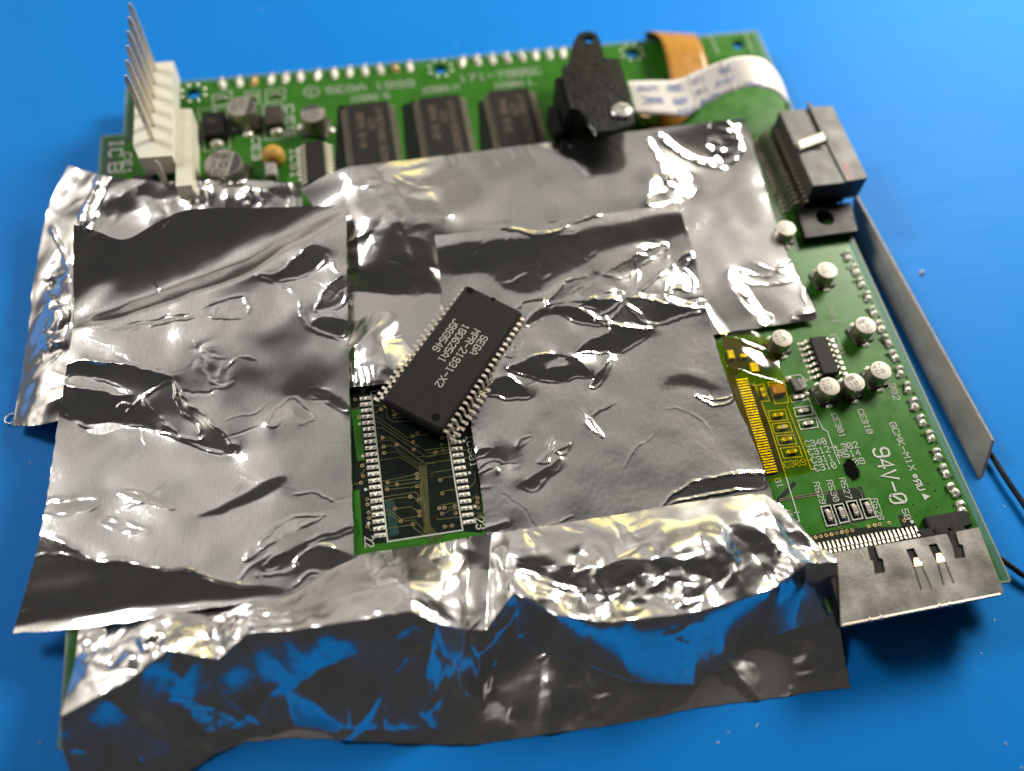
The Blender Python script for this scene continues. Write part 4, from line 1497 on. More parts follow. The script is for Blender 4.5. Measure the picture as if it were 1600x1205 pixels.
def spline_axis(C, n_per, tau=0.5):
    """Cardinal interpolation of C along axis 0 with n_per samples per span."""
    m = C.shape[0]
    out = []
    T = np.zeros_like(C)
    tau_ = tau or 0
    T[1:-1] = tau_ * (C[2:] - C[:-2])
    T[0], T[-1] = (C[1] - C[0]) * 2 * tau_, (C[-1] - C[-2]) * 2 * tau_
    for i in range(m - 1):
        k = n_per[i]
        for q in range(k):
            t = q / k
            if tau is None:
                out.append(C[i] * (1 - t) + C[i + 1] * t)
                continue
            out.append((2 * t ** 3 - 3 * t * t + 1) * C[i] + (t ** 3 - 2 * t * t + t) * T[i] + (-2 * t ** 3 + 3 * t * t) * C[i + 1] + (t ** 3 - t * t) * T[i + 1])
    out.append(C[-1])
    return np.array(out)


def foil_sheet(name, label, ctrl, material, step, seed, feats=None, tau=0.5, lin=0.0, jag=0.004, cat='foil sheet'):
    C = np.array([[tuple(P(q[0], q[1], q[2] if q[2] >= 0 else max(q[2], MAT_Z + 0.015))) for q in row] for row in ctrl])
    ln = lambda D: [max(2, int(np.linalg.norm(d, axis=-1).mean() / step)) for d in D]
    Ct = np.swapaxes(C, 0, 1)
    n1, n2 = ln(C[1:] - C[:-1]), ln(Ct[1:] - Ct[:-1])
    G = np.swapaxes(spline_axis(np.swapaxes(spline_axis(C, n1, tau), 0, 1), n2, tau), 0, 1)
    if lin:
        G = G * (1 - lin) + lin * np.swapaxes(spline_axis(np.swapaxes(spline_axis(C, n1, None), 0, 1), n2, None), 0, 1)
    ny, nx = G.shape[:2]
    rng = np.random.default_rng(seed + 100)
    for sl in ((0, slice(None)), (-1, slice(None)), (slice(None), 0), (slice(None), -1)):  # scissored edge is never quite straight
        k = G[sl].shape[0]
        e = np.convolve(rng.standard_normal(k + 8), np.ones(9) / 3, 'valid')
        G[sl][:, :2] += e[:, None] * jag
    x0, x1, y0, y1 = G[..., 0].min() - 0.1, G[..., 0].max() + 0.1, G[..., 1].min() - 0.1, G[..., 1].max() + 0.1
    R = Relief(x0, x1, y0, y1, step * 0.8, seed)
    if feats:
        feats(R)
    R.solve()
    R.h -= np.median(R.at(G[..., 0], G[..., 1]))
    dz = R.at(G[..., 0], G[..., 1])
    ray = G - np.array(CAM_LOC)  # lift along the sight line, so that the drawn outline keeps its place while the sheet curls
    G += ray / ray[..., 2:3] * dz[..., None]
    over = (G[..., 0] > -4.99) & (G[..., 1] > -4.05)
    G[..., 2] = np.where(over, np.maximum(G[..., 2], 0.012), G[..., 2])
    if 1:
        G[..., 2] = np.maximum(G[..., 2], MAT_Z + 0.012)
    me = bpy.data.meshes.new(name)
    nv = ny * nx
    idx = np.arange(nv).reshape(ny, nx)
    q = np.stack([idx[1:, :-1], idx[1:, 1:], idx[:-1, 1:], idx[:-1, :-1]], -1).reshape(-1, 4)
    me.vertices.add(nv)
    me.vertices.foreach_set('co', G.reshape(-1).astype(np.float32))
    nf = len(q)
    me.loops.add(nf * 4)
    me.polygons.add(nf)
    me.polygons.foreach_set('loop_start', np.arange(nf, dtype=np.int32) * 4)
    me.loops.foreach_set('vertex_index', q.reshape(-1).astype(np.int32))
    me.update(calc_edges=True)
    me.polygons.foreach_set('use_smooth', np.ones(nf, bool))
    me.materials.append(material)
    me.validate()
    o = link(name, me)
    tag(o, label, cat)
    return o


def XY(k, pts, z=0.15):
    return [tuple(B(k, x, y, z))[:2] for x, y in pts]


def XP(pts, z=0.15):
    return [tuple(P(x, y, z))[:2] for x, y in pts]


FM = [foil_mat('rolled_foil_upright_grain', math.radians(3)), foil_mat('rolled_foil_slanted_grain', math.radians(14)),
      foil_mat('rolled_foil_cross_grain', math.radians(80), haze=0.3)]
DK = 0.62  # slope of a dent that leans towards the viewer


# --- square sheet at left
def feats_left(R):
    z = 0.2
    R.waves(0.6, 3, 0.018)
    R.fold(XP([(119, 505), (385, 418), (539, 341)], z), 0.55, 1.0, 1)
    R.dent(XP([(118, 503), (250, 457), (385, 413), (450, 375), (541, 333), (541, 350), (455, 394), (395, 432), (330, 454), (250, 478), (118, 515)], z), (0.22, -0.62), 0.045, smooth=False)
    R.dent(XY('k', [(340, 600), (400, 570), (540, 570), (470, 650), (350, 750)], z), (0.1, -0.25), 0.1)
    R.dent(XP([(108, 566), (200, 570), (262, 588), (284, 618), (322, 652), (371, 704), (330, 707), (268, 682), (190, 660), (150, 668), (104, 652), (100, 610)], z), (0.12, DK), 0.03, 0.014, 0.03)
    R.dent(XP([(112, 586), (160, 596), (203, 616), (150, 612), (104, 603)], z), (-0.1, -0.6), 0.03, 0.01, 0.03)
    R.dent(XP([(224, 622), (268, 596), (276, 628), (310, 668), (316, 688), (282, 682), (246, 650)], z), (-0.25, -0.45), 0.03, 0.016, 0.03)
    R.ridge(XY('l', [(180, 690), (300, 720), (430, 800), (620, 830), (800, 850), (1180, 930)], z), 0.02, 0.035)
    R.ridge(XY('l', [(170, 780), (340, 800), (500, 830), (780, 850), (980, 890), (1180, 935)], z), 0.018, 0.03)
    R.dent(XY('l', [(190, 690), (300, 730), (430, 810), (620, 835), (800, 855), (1190, 935), (1250, 960), (700, 1030), (60, 1100), (110, 940)], z), (0.05, DK * 0.9), 0.05)
    R.dent(XY('l', [(160, 900), (330, 880), (480, 880), (400, 930), (230, 945)], z), (0, -0.3), 0.08)
    R.hot(XY('l', [(205, 540), (300, 530), (440, 520), (470, 540), (400, 590), (260, 610), (200, 600)], z), 2.1, 0.05, 0.012)
    R.hot(XY('l', [(460, 640), (520, 620), (670, 670), (650, 690), (540, 665)], z), 2.3, 0.03, 0.006)
    R.dent(XY('l', [(540, 500), (640, 500), (790, 580), (700, 560), (600, 525)], z), (0.1, -0.4), 0.02, 0.01, 0.02)
    R.hot(XY('l', [(1390, 20), (1470, 30), (1560, 90), (1540, 110), (1460, 80)], z), 2.2, 0.03, 0.01)
    R.dent(XY('l', [(880, 610), (1010, 560), (1200, 430), (1280, 430), (1180, 520), (1030, 590)], z), (0.1, 0.45), 0.03)
    R.dent(XY('l', [(1190, 160), (1300, 60), (1350, 80), (1400, 150), (1330, 170), (1300, 110), (1230, 180)], z), (-0.2, -0.3), 0.04, 0.01, 0.03)
    R.dent(XY('l', [(1200, 830), (1330, 740), (1550, 640), (1560, 660), (1380, 740), (1240, 850)], z), (0.15, DK), 0.04, 0.008, 0.03)
    R.dent(XY('l', [(1120, 800), (1180, 720), (1290, 610), (1440, 590), (1430, 610), (1240, 710), (1130, 800)], z), (-0.15, -0.35), 0.03, 0.014, 0.03)
    R.ridge(XY('l', [(1180, 880), (1320, 850), (1340, 790), (1440, 730), (1530, 750)], z), 0.03, 0.035)
    R.ridge(XY('l', [(1310, 930), (1400, 870), (1570, 845)], z), 0.022, 0.03)
    R.dent(XY('l', [(1340, 800), (1440, 745), (1560, 760), (1570, 830), (1430, 850), (1330, 900)], z), (0.2, 0.3), 0.04)
    R.dent(XY('k', [(1150, 560), (1260, 540), (1400, 430), (1470, 470), (1380, 560), (1240, 580)], z), (0.05, 0.5), 0.05, 0.008, 0.03)
    R.dent(XY('k', [(1545, 575), (1490, 590), (1420, 700), (1450, 730), (1545, 690)], z), (0.1, 0.5), 0.04, 0.008, 0.03)
    R.dent(XY('k', [(1545, 770), (1430, 750), (1390, 790), (1460, 830), (1545, 835)], z), (0.0, 0.55), 0.03, 0.008, 0.03)
    R.ridge(XY('k', [(1440, 450), (1480, 500), (1500, 550), (1545, 555)], z), 0.014, 0.03)
    R.ridge(XY('k', [(1340, 710), (1370, 780), (1420, 820), (1545, 860)], z), 0.016, 0.03)
    R.ridge(XY('k', [(1130, 560), (1250, 600), (1330, 650), (1350, 720)], z), 0.01, 0.03)
    for pl in ([(900, 690), (1000, 660), (1100, 650), (1110, 740)], [(380, 790), (600, 770), (760, 730), (860, 725)], [(560, 800), (800, 740), (1100, 745)],
               [(860, 830), (900, 880), (960, 910), (1020, 910)], [(1020, 960), (1070, 915), (1155, 930)], [(900, 960), (960, 1030), (1040, 1020), (960, 1050)],
               [(520, 890), (600, 940), (740, 970)], [(800, 1060), (900, 1075), (960, 1060)]):
        R.ridge(XY('k', pl, z), rnd.choice((0.012, -0.012, 0.01)), 0.028)
    R.crumple(XY('k', [(860, 840), (1000, 860), (1050, 1010), (900, 1060), (850, 960)], z), 16, 0.10, 0.16)
    R.crumple(XY('k', [(900, 660), (1120, 650), (1110, 760), (880, 740)], z), 10, 0.08, 0.14)
    R.crumple(XY('l', [(250, 160), (400, 150), (430, 210), (300, 260)], z), 10, 0.12, 0.14)
    R.crumple(XP([(115, 352), (180, 352), (290, 330), (280, 372), (200, 385), (120, 372)], z), 10, 0.2, 0.2)
    R.creases(XP([(120, 440), (540, 440), (550, 910), (60, 900)], z), 16, 0.009)
    R.creases(XP([(120, 700), (540, 640), (550, 910), (60, 900)], z), 9, 0.014, 0.022, 0.9, 0.15)
    R.ridge(XP([(210, 640), (196, 628), (186, 634), (196, 646), (214, 630), (222, 616)], z), 0.02, 0.03)


foil_sheet('foil_square', 'square sheet of aluminium foil with a dark curled upper part and a bright diagonal crease', [
    [(115, 350, .26), (150, 361, .26), (195, 374, .27), (245, 348, .33), (300, 327, .38), (420, 324, .42), (541, 321, .46)],
    [(114, 430, .22), (155, 430, .22), (196, 430, .24), (250, 430, .26), (310, 430, .28), (420, 430, .32), (542, 430, .38)],
    [(114, 505, .20), (155, 510, .2), (196, 515, .2), (250, 520, .2), (310, 520, .24), (430, 520, .3), (544, 520, .36)],
    [(91, 655, .26), (140, 655, .22), (190, 655, .2), (250, 655, .2), (310, 655, .2), (430, 655, .2), (547, 655, .12)],
    [(64, 830, .42), (120, 835, .46), (180, 840, .46), (245, 845, .46), (310, 848, .44), (430, 840, .4), (552, 830, .2)],
    [(20, 990, .45), (90, 985, .62), (160, 977, .7), (240, 965, .7), (315, 952, .64), (440, 936, .5), (556, 918, .3)],
], FM[0], 0.0165, 3, feats_left)


# --- crumpled sheet behind it
def feats_back(R):
    z = 0.15
    R.waves(0.5, 2.5, 0.05)
    al = XP([(105, 258), (290, 280), (300, 345), (120, 370), (110, 520), (95, 668), (20, 668), (45, 520), (65, 340)], z)
    R.crumple(al, 60, 0.16, 0.34)
    R.crumple(XP([(55, 440), (115, 340), (115, 520), (60, 560)], z), 30, 0.3, 0.3)
    R.dent(XP([(190, 282), (280, 286), (285, 325), (150, 330)], z), (-0.05, 0.25), 0.08)
    R.ridge(XP([(165, 275), (145, 310), (122, 360)], z), 0.05, 0.05, False)
    R.ridge(XP([(178, 280), (158, 320), (140, 362)], z), 0.035, 0.045, False)
    R.dent(XP([(75, 465), (105, 480), (95, 540), (60, 560), (55, 520)], z), (0.35, 0.45), 0.05, 0.01)
    R.dent(XP([(108, 555), (112, 600), (80, 668), (55, 668), (90, 600)], z), (0.1, 0.4), 0.06)
    R.dent(XP([(60, 520), (80, 520), (55, 640), (30, 650)], z), (-0.3, -0.1), 0.06)
    R.ridge(XP([(72, 340), (100, 400), (112, 470), (117, 510)], z), 0.04, 0.05)
    for x in (292, 314, 335, 352, 378, 410, 448):
        R.ridge(XP([(x + rnd.uniform(-4, 4), 280), (x + rnd.uniform(-8, 8), 303), (x + rnd.uniform(-10, 10), 330)], z), rnd.uniform(0.02, 0.04), rnd.uniform(0.04, 0.08), False)
    R.crumple(XP([(285, 280), (475, 284), (475, 330), (285, 330)], z), 26, 0.28, 0.22)


foil_sheet('foil_backing', 'crumpled strip of foil tucked behind the foil square at the white pin header', [
    [(107, 259, .1), (165, 275, .3), (215, 281, .32), (270, 284, .34), (283, 283, .34), (375, 281, .34), (472, 287, .3)],
    [(76, 326, .0), (135, 335, .2), (200, 330, .2), (260, 330, .2), (283, 330, .2), (375, 330, .2), (472, 330, .15)],
    [(54, 430, -.2), (100, 430, .1), (165, 420, .1), (240, 420, .08), (290, 420, .08), (375, 420, .08), (472, 420, .08)],
    [(44, 520, -.3), (88, 520, .04), (150, 520, .05), (235, 520, .05), (290, 520, .05), (375, 520, .05), (472, 520, .05)],
    [(20, 666, -.4), (70, 663, -.04), (140, 645, .03), (230, 645, .03), (290, 645, .03), (375, 645, .03), (472, 645, .03)],
], FM[2], 0.024, 5, feats_back)


# --- long upper sheet
def feats_upper(R):
    z = 0.2
    R.waves(0.6, 3, 0.013)
    R.dent(XY('o', [(290, 165), (400, 135), (490, 130), (515, 220), (490, 310), (440, 240), (415, 325), (350, 240)], z), (-0.05, -0.3), 0.02)
    R.dent(XY('o', [(195, 190), (280, 170), (230, 250), (200, 300)], z), (0.15, 0.15), 0.03)
    R.dent(XY('o', [(760, 95), (850, 85), (900, 180), (860, 140)], z), (-0.05, -0.3), 0.05)
    R.dent(XY('o', [(190, 330), (440, 330), (490, 400), (440, 500), (330, 570), (240, 540), (195, 500)], z), (0.06, 0.34), 0.22)
    R.dent(XY('o', [(60, 240), (760, 100), (800, 300), (640, 330), (480, 350), (190, 420), (60, 300)], z), (0.0, -0.07), 0.3)
    R.dent(XY('o', [(40, 200), (290, 165), (480, 330), (500, 460), (420, 560), (180, 580), (180, 300)], z), (0.03, 0.2), 0.2)
    R.dent(XP([(540, 440), (690, 400), (705, 480), (690, 560), (540, 560)], z), (0.05, 0.2), 0.12)
    R.dent(XP([(548, 545), (588, 480), (592, 520), (566, 550)], z), (-0.1, -0.55), 0.02)
    R.dent(XP([(600, 550), (625, 535), (655, 530), (650, 565), (620, 590), (605, 580)], z), (-0.2, -0.55), 0.05, 0.008)
    R.dent(XY('h', [(40, 370), (155, 160), (165, 250), (100, 330)], z), (0.0, -0.35), 0.03)
    R.dent(XY('h', [(190, 370), (260, 330), (330, 290), (330, 380), (250, 440), (210, 430)], z), (-0.2, -0.35), 0.06, 0.008)
    for k in range(6):
        x = 50 + k * 26
        R.ridge(XY('h', [(x, 430 + rnd.uniform(-10, 30)), (x + rnd.uniform(0, 14), 500)], z), 0.02, 0.045, False)
    R.dent(XY('h', [(40, 30), (200, 20), (190, 130), (45, 140)], z), (0, 0.35), 0.1)
    # blown glints at the upper right and the fold lines that lead to them
    R.crumple(XY('c', [(680, 1000), (1000, 1000), (960, 1220), (680, 1220)], z), 14, 0.3, 0.14)
    R.hot(XY('c', [(720, 1040), (800, 1050), (870, 1020), (930, 1030), (980, 1100), (900, 1160), (760, 1200), (690, 1180)], z), 1.7, 0.05, 0.01)
    R.ridge(XY('c', [(640, 750), (700, 840), (760, 930), (790, 1030)], z), 0.025, 0.06)
    R.ridge(XY('c', [(690, 740), (800, 830), (900, 890), (1050, 960), (1170, 970), (1260, 900)], z), 0.035, 0.07)
    R.dent(XY('c', [(1080, 720), (1180, 680), (1230, 760), (1270, 870), (1180, 960), (1080, 890)], z), (0.1, 0.45), 0.05, 0.014)
    R.crumple(XY('c', [(1060, 700), (1230, 660), (1280, 880), (1150, 970), (1060, 900)], z), 16, 0.25, 0.16)
    R.dent(XY('c', [(760, 790), (880, 850), (960, 900), (1060, 960), (1060, 700), (900, 730)], z), (0.0, 0.2), 0.1)
    R.ridge(XY('i', [(1290, 350), (1330, 400), (1390, 490)], z), 0.036, 0.09)
    R.hot(XY('i', [(1280, 330), (1340, 330), (1360, 420), (1410, 480), (1390, 510), (1320, 440)], z), 1.7, 0.04, 0.006)
    R.hot(XY('i', [(1340, 330), (1440, 350), (1540, 280), (1560, 360), (1430, 390), (1360, 370)], z), 1.7, 0.05, 0.01)
    R.hot(XY('i', [(1180, 450), (1210, 470), (1280, 580), (1250, 590)], z), 1.7, 0.03, 0.006)
    R.hot(XY('i', [(1420, 500), (1460, 510), (1440, 550), (1410, 540)], z), 1.7, 0.03, 0.006)
    R.ridge(XY('e', [(170, 510), (260, 460), (370, 420)], z), 0.05, 0.07)
    R.dent(XY('e', [(200, 520), (380, 420), (390, 450), (290, 530)], z), (0.1, 0.5), 0.03)
    for x, y in ((500, 125), (640, 135), (690, 105), (860, 85)):
        R.ridge(XY('o', [(x, y), (x + 8, y + 26)], z), 0.025, 0.05)
    R.creases(XP([(545, 260), (1160, 190), (1260, 480), (550, 600)], z), 30, 0.012, 0.02)
    R.crumple(XP([(545, 270), (690, 250), (700, 480), (640, 590), (550, 590)], z), 22, 0.12, 0.3)
    R.ridge(XP([(556, 262), (610, 330), (640, 420), (650, 560)], z), 0.02, 0.12)


foil_sheet('foil_strip', 'long strip of foil running under the black bracket towards the grey edge connector', [
    [(470, 295, .12), (520, 270, .2), (560, 259, .26), (690, 244, .28), (860, 222, .28), (1010, 203, .3), (1165, 184, .3)],
    [(500, 345, .06), (545, 335, .2), (590, 330, .3), (700, 315, .2), (870, 300, .2), (1030, 290, .22), (1192, 282, .27)],
    [(515, 440, .2), (550, 440, .3), (600, 430, .34), (710, 420, .14), (890, 410, .1), (1060, 400, .14), (1225, 385, .26)],
    [(522, 530, .3), (560, 530, .5), (610, 520, .5), (720, 500, .14), (900, 500, .08), (1090, 480, .1), (1275, 490, .22)],
    [(528, 606, .3), (560, 604, .44), (610, 598, .44), (730, 580, .12), (910, 560, .05), (1090, 527, .08), (1262, 501, .2)],
], FM[1], 0.022, 9, feats_upper)


# --- square sheet right of the opening
def feats_right(R):
    z = 0.2
    R.waves(0.6, 3, 0.014)
    R.waves(0.06, 0.3, 0.006)
    R.dent(XY('i', [(90, 235), (330, 200), (700, 160), (1040, 90), (1075, 170), (900, 210), (720, 260), (600, 350), (480, 430), (330, 400), (260, 330), (110, 340)], z), (0.02, 0.40), 0.06)
    R.ridge(XY('i', [(330, 152), (420, 165), (520, 172), (620, 130), (760, 95)], z), 0.03, 0.05)
    R.ridge(XY('i', [(330, 150), (500, 120), (700, 90), (830, 66), (980, 30)], z), 0.02, 0.04, False)
    for a, b in (((180, 240), (280, 210)), ((185, 270), (290, 225)), ((180, 300), (230, 260)), ((330, 390), (450, 330)), ((350, 380), (440, 350)), ((500, 360), (550, 340)), ((690, 280), (740, 240))):
        R.ridge(XY('i', [a, ((a[0] + b[0]) / 2, (a[1] + b[1]) / 2 + 5), b], z), 0.022, 0.035)
    R.hot(XY('i', [(510, 470), (560, 420), (600, 370), (720, 345), (700, 380), (640, 410), (600, 450)], z), 1.7, 0.03, 0.012)
    R.hot(XY('i', [(760, 330), (850, 290), (920, 240), (1010, 215), (1020, 240), (930, 300), (840, 360), (790, 350)], z), 1.7, 0.03, 0.012)
    R.hot(XY('i', [(665, 425), (760, 415), (830, 425), (800, 442), (690, 440)], z), 1.7, 0.02, 0.01)
    R.dent(XY('i', [(900, 420), (960, 370), (1040, 310), (1090, 260), (1120, 270), (1080, 330), (1010, 420), (940, 435)], z), (0.15, 0.30), 0.03, 0.016)
    R.dent(XY('i', [(1010, 410), (1040, 330), (1090, 320), (1135, 370), (1120, 410), (1060, 400), (1040, 440), (1140, 470), (1080, 470), (1020, 440)], z), (-0.2, -0.2), 0.02, 0.014)
    R.dent(XY('i', [(350, 740), (430, 700), (520, 676), (570, 690), (632, 690), (680, 730), (712, 772), (640, 775), (590, 795), (500, 785), (420, 765)], z), (0.0, DK), 0.02, 0.017, 0.021)
    R.dent(XY('i', [(510, 745), (530, 710), (580, 690), (600, 720), (560, 730)], z), (-0.1, -0.7), 0.02, 0.006)
    R.dent(XY('i', [(640, 680), (690, 620), (780, 590), (790, 550), (840, 555), (950, 575), (930, 610), (860, 650), (805, 690), (760, 672), (690, 672)], z), (0.05, DK), 0.02, 0.017, 0.021)
    R.dent(XY('i', [(520, 500), (560, 475), (640, 480), (720, 525), (785, 545), (740, 560), (640, 540), (570, 505)], z), (0.0, DK), 0.02, 0.014, 0.021)
    R.dent(XY('i', [(600, 460), (720, 450), (820, 450), (900, 530), (960, 565), (860, 550), (780, 545), (740, 500), (660, 475)], z), (0.05, 0.42), 0.03, 0.01)
    R.dent(XY('i', [(840, 440), (960, 450), (1100, 480), (1190, 490), (1080, 520), (990, 550), (940, 545), (890, 500)], z), (0.0, 0.40), 0.03, 0.016)
    R.dent(XY('i', [(720, 530), (800, 470), (830, 470), (780, 530), (785, 555), (770, 560)], z), (-0.2, -0.3), 0.02, 0.014)
    R.dent(XY('i', [(240, 840), (290, 790), (355, 765), (400, 800), (442, 852), (380, 865), (300, 850)], z), (0.0, DK), 0.02, 0.015, 0.021)
    R.dent(XY('i', [(705, 818), (730, 760), (790, 695), (800, 700), (760, 770), (725, 818)], z), (0.0, DK), 0.02, 0.014, 0.021)
    R.dent(XY('i', [(640, 685), (690, 735), (712, 770), (740, 740), (795, 690), (760, 675), (690, 675)], z), (0.0, -0.12), 0.02)
    R.dent(XY('i', [(425, 555), (470, 500), (515, 480), (510, 500), (450, 550)], z), (0.0, 0.5), 0.02, 0.014)
    R.ridge(XY('i', [(390, 490), (430, 460), (500, 450), (520, 480)], z), 0.025, 0.035)
    R.dent(XY('i', [(345, 670), (380, 640), (420, 628), (400, 660), (370, 680)], z), (-0.3, -0.2), 0.02, 0.006)
    R.dent(XY('i', [(1020, 800), (1060, 765), (1120, 770), (1200, 800), (1240, 830), (1160, 815), (1090, 805)], z), (0.05, 0.35), 0.07)
    R.dent(XY('i', [(1140, 850), (1220, 865), (1300, 850), (1270, 885), (1200, 885)], z), (-0.1, -0.05), 0.02, 0.017, 0.021)
    R.dent(XY('j', [(275, 350), (330, 310), (400, 270), (450, 222), (455, 265), (390, 320), (340, 368)], z), (0.05, 0.45), 0.04, 0.006)
    R.crumple(XY('j', [(350, 320), (420, 260), (430, 290), (370, 330)], z), 8, 0.3, 0.05, 0.03)
    R.dent(XY('j', [(890, 478), (960, 420), (1080, 335), (1200, 310), (1390, 290), (1400, 360), (1200, 385), (1040, 425)], z), (0.0, 0.22), 0.03, 0.020, 0.026)
    R.hot(XY('j', [(70, 295), (90, 260), (150, 228), (200, 250), (185, 290), (150, 265), (110, 280)], z), 1.7, 0.02, 0.012)
    R.dent(XY('j', [(65, 215), (95, 165), (150, 165), (150, 185), (100, 210)], z), (0.1, 0.5), 0.02, 0.01)
    R.hot(XY('j', [(250, 165), (290, 130), (345, 125), (300, 160)], z), 1.7, 0.02, 0.008)
    R.dent(XY('j', [(390, 210), (410, 150), (435, 115), (430, 150), (400, 220), (395, 245), (360, 240)], z), (-0.3, -0.1), 0.02, 0.010)
    R.dent(XY('j', [(440, 190), (500, 165), (480, 195), (450, 205)], z), (-0.2, 0.3), 0.02, 0.008)
    R.dent(XY('j', [(330, 20), (400, 0), (410, 30), (370, 75), (340, 60)], z), (-0.2, 0.1), 0.05)
    R.hot(XY('j', [(570, 45), (610, 50), (660, 120), (640, 110)], z), 1.7, 0.05, 0.006)
    R.ridge(XY('j', [(600, 40), (650, 5), (720, -40)], z), 0.014, 0.028)
    R.ridge(XY('j', [(200, 585), (330, 555), (380, 540), (430, 525), (525, 490)], z), 0.017, 0.021)
    R.dent(XY('j', [(140, 612), (260, 600), (330, 560), (310, 600), (200, 620)], z), (0, 0.5), 0.02, 0.006)
    R.dent(XY('j', [(110, 530), (190, 512), (215, 520), (180, 545), (130, 545)], z), (0, 0.4), 0.02, 0.012)
    R.creases(XP([(700, 420), (1090, 400), (1190, 780), (770, 860)], z), 16, 0.008)
    R.creases(XP([(780, 400), (1090, 340), (1110, 520), (800, 560)], z), 22, 0.022, 0.025, 0.5)
    # the doubled crease along the near side
    R.ridge(XY('j', [(145, 695), (290, 650), (420, 635), (570, 612), (680, 575), (800, 555), (920, 505), (1030, 497), (1200, 478), (1450, 452)], z), 0.03, 0.035, False)
    R.ridge(XY('j', [(150, 710), (300, 672), (450, 655), (600, 625), (700, 590), (820, 565), (940, 520), (1040, 508), (1200, 492), (1460, 462)], z), 0.026, 0.03, False)
    R.dent(XY('j', [(200, 640), (420, 600), (570, 600), (560, 612), (420, 635), (290, 650)], z), (0, 0.45), 0.03)


foil_sheet('foil_patch', 'square patch of foil right of the uncovered chip pads with web of sharp creases', [
    [(679, 368, .2), (760, 360, .22), (850, 348, .22), (955, 333, .22), (1060, 318, .22)],
    [(686, 420, .2), (765, 415, .2), (860, 405, .2), (965, 395, .2), (1085, 400, .2)],
    [(698, 510, .17), (770, 505, .2), (870, 500, .2), (980, 505, .2), (1110, 508, .2)],
    [(727, 620, .1), (800, 620, .2), (890, 620, .22), (1010, 615, .22), (1143, 612, .2)],
    [(748, 740, .08), (820, 740, .2), (920, 735, .22), (1050, 722, .22), (1186, 712, .18)],
    [(762, 850, .08), (850, 840, .2), (950, 820, .22), (1080, 803, .22), (1212, 792, .2)],
    [(768, 890, .10), (860, 868, .2), (965, 845, .24), (1090, 824, .26), (1222, 806, .22)],
], FM[1], 0.0145, 11, feats_right)


# --- near flap that folds over the board's edge down to the mat
def feats_flap(R):
    R.waves(0.45, 2.5, 0.035)
    R.crumple(XP([(115, 960), (470, 950), (450, 985), (380, 1000), (330, 1035), (260, 1020), (110, 1110)], .3), 60, 0.34, 0.28)
    R.crumple(XY('n', [(180, 150), (720, 60), (1050, 60), (1290, 140), (1170, 240), (880, 330), (600, 340), (250, 240)], .35), 30, 0.24, 0.3)
    for pl in ([(500, 330 - 90), (500, 200), (640, 130), (720, 80)], [(560, 330), (600, 270), (610, 245)], [(600, 250), (700, 300), (870, 300), (940, 250)], [(940, 270), (1040, 180), (1090, 150)],
               [(1090, 150), (1130, 200), (1165, 235)], [(710, 60), (720, 110), (800, 140), (880, 130)], [(240, 170), (330, 210), (430, 250), (520, 300)]):
        R.ridge(XY('n', pl, .35), 0.035, 0.05)
    R.crumple(XP([(775, 885), (1215, 805), (1300, 868), (1205, 920), (1085, 955), (955, 975), (870, 960), (800, 925)], .4), 36, 0.34, 0.55)
    R.dent(XY('n', [(510, 220), (560, 180), (700, 150), (880, 150), (700, 190), (620, 240), (560, 320)], .35), (0.1, 0.5), 0.05)
    R.dent(XY('n', [(620, 290), (680, 310), (600, 330)], .35), (0.1, 0.4), 0.04)
    R.dent(XY('n', [(1090, 150), (1270, 150), (1170, 235)], .35), (0.1, 0.5), 0.03)
    R.dent(XY('n', [(730, 60), (1080, 40), (1140, 100), (900, 130), (740, 120)], .3), (0.0, 0.25), 0.06)
    R.ridge(XY('n', [(70, 400), (110, 470), (160, 440), (240, 340)], -.4), 0.06, 0.06)
    R.ridge(XY('n', [(110, 470), (120, 590), (130, 670)], -.7), 0.06, 0.06)
    R.ridge(XY('n', [(215, 400), (160, 540), (130, 670)], -.7), 0.06, 0.06)
    R.crumple(XY('n', [(1110, 620), (1250, 480), (1300, 500), (1240, 620), (1430, 480), (1440, 590), (1150, 650)], -1), 22, 0.3, 0.16)
    R.crumple(XY('n', [(360, 720), (400, 680), (520, 680), (520, 720)], -1), 16, 0.25, 0.12)
    R.crumple(XP([(555, 860), (760, 830), (765, 880), (555, 915)], .15), 16, 0.16, 0.25)
    for k in range(7):
        x = 565 + k * 24
        R.ridge(XP([(x, 866 - k * 4), (x + rnd.uniform(-6, 6), 885 - k * 4)], .12), 0.02, 0.04, False)
    R.creases(XP([(110, 930), (1310, 850), (1310, 1090), (110, 1200)], 0), 110, 0.026, 0.028, 0.9)
    R.crumple(XP([(110, 1000), (1310, 900), (1310, 1080), (110, 1200)], 0), 70, 0.2, 0.5)
    R.crumple(XP([(290, 1200), (330, 1155), (380, 1150), (330, 1200)], -.9), 14, 0.35, 0.15)


def col(*a):
    return a


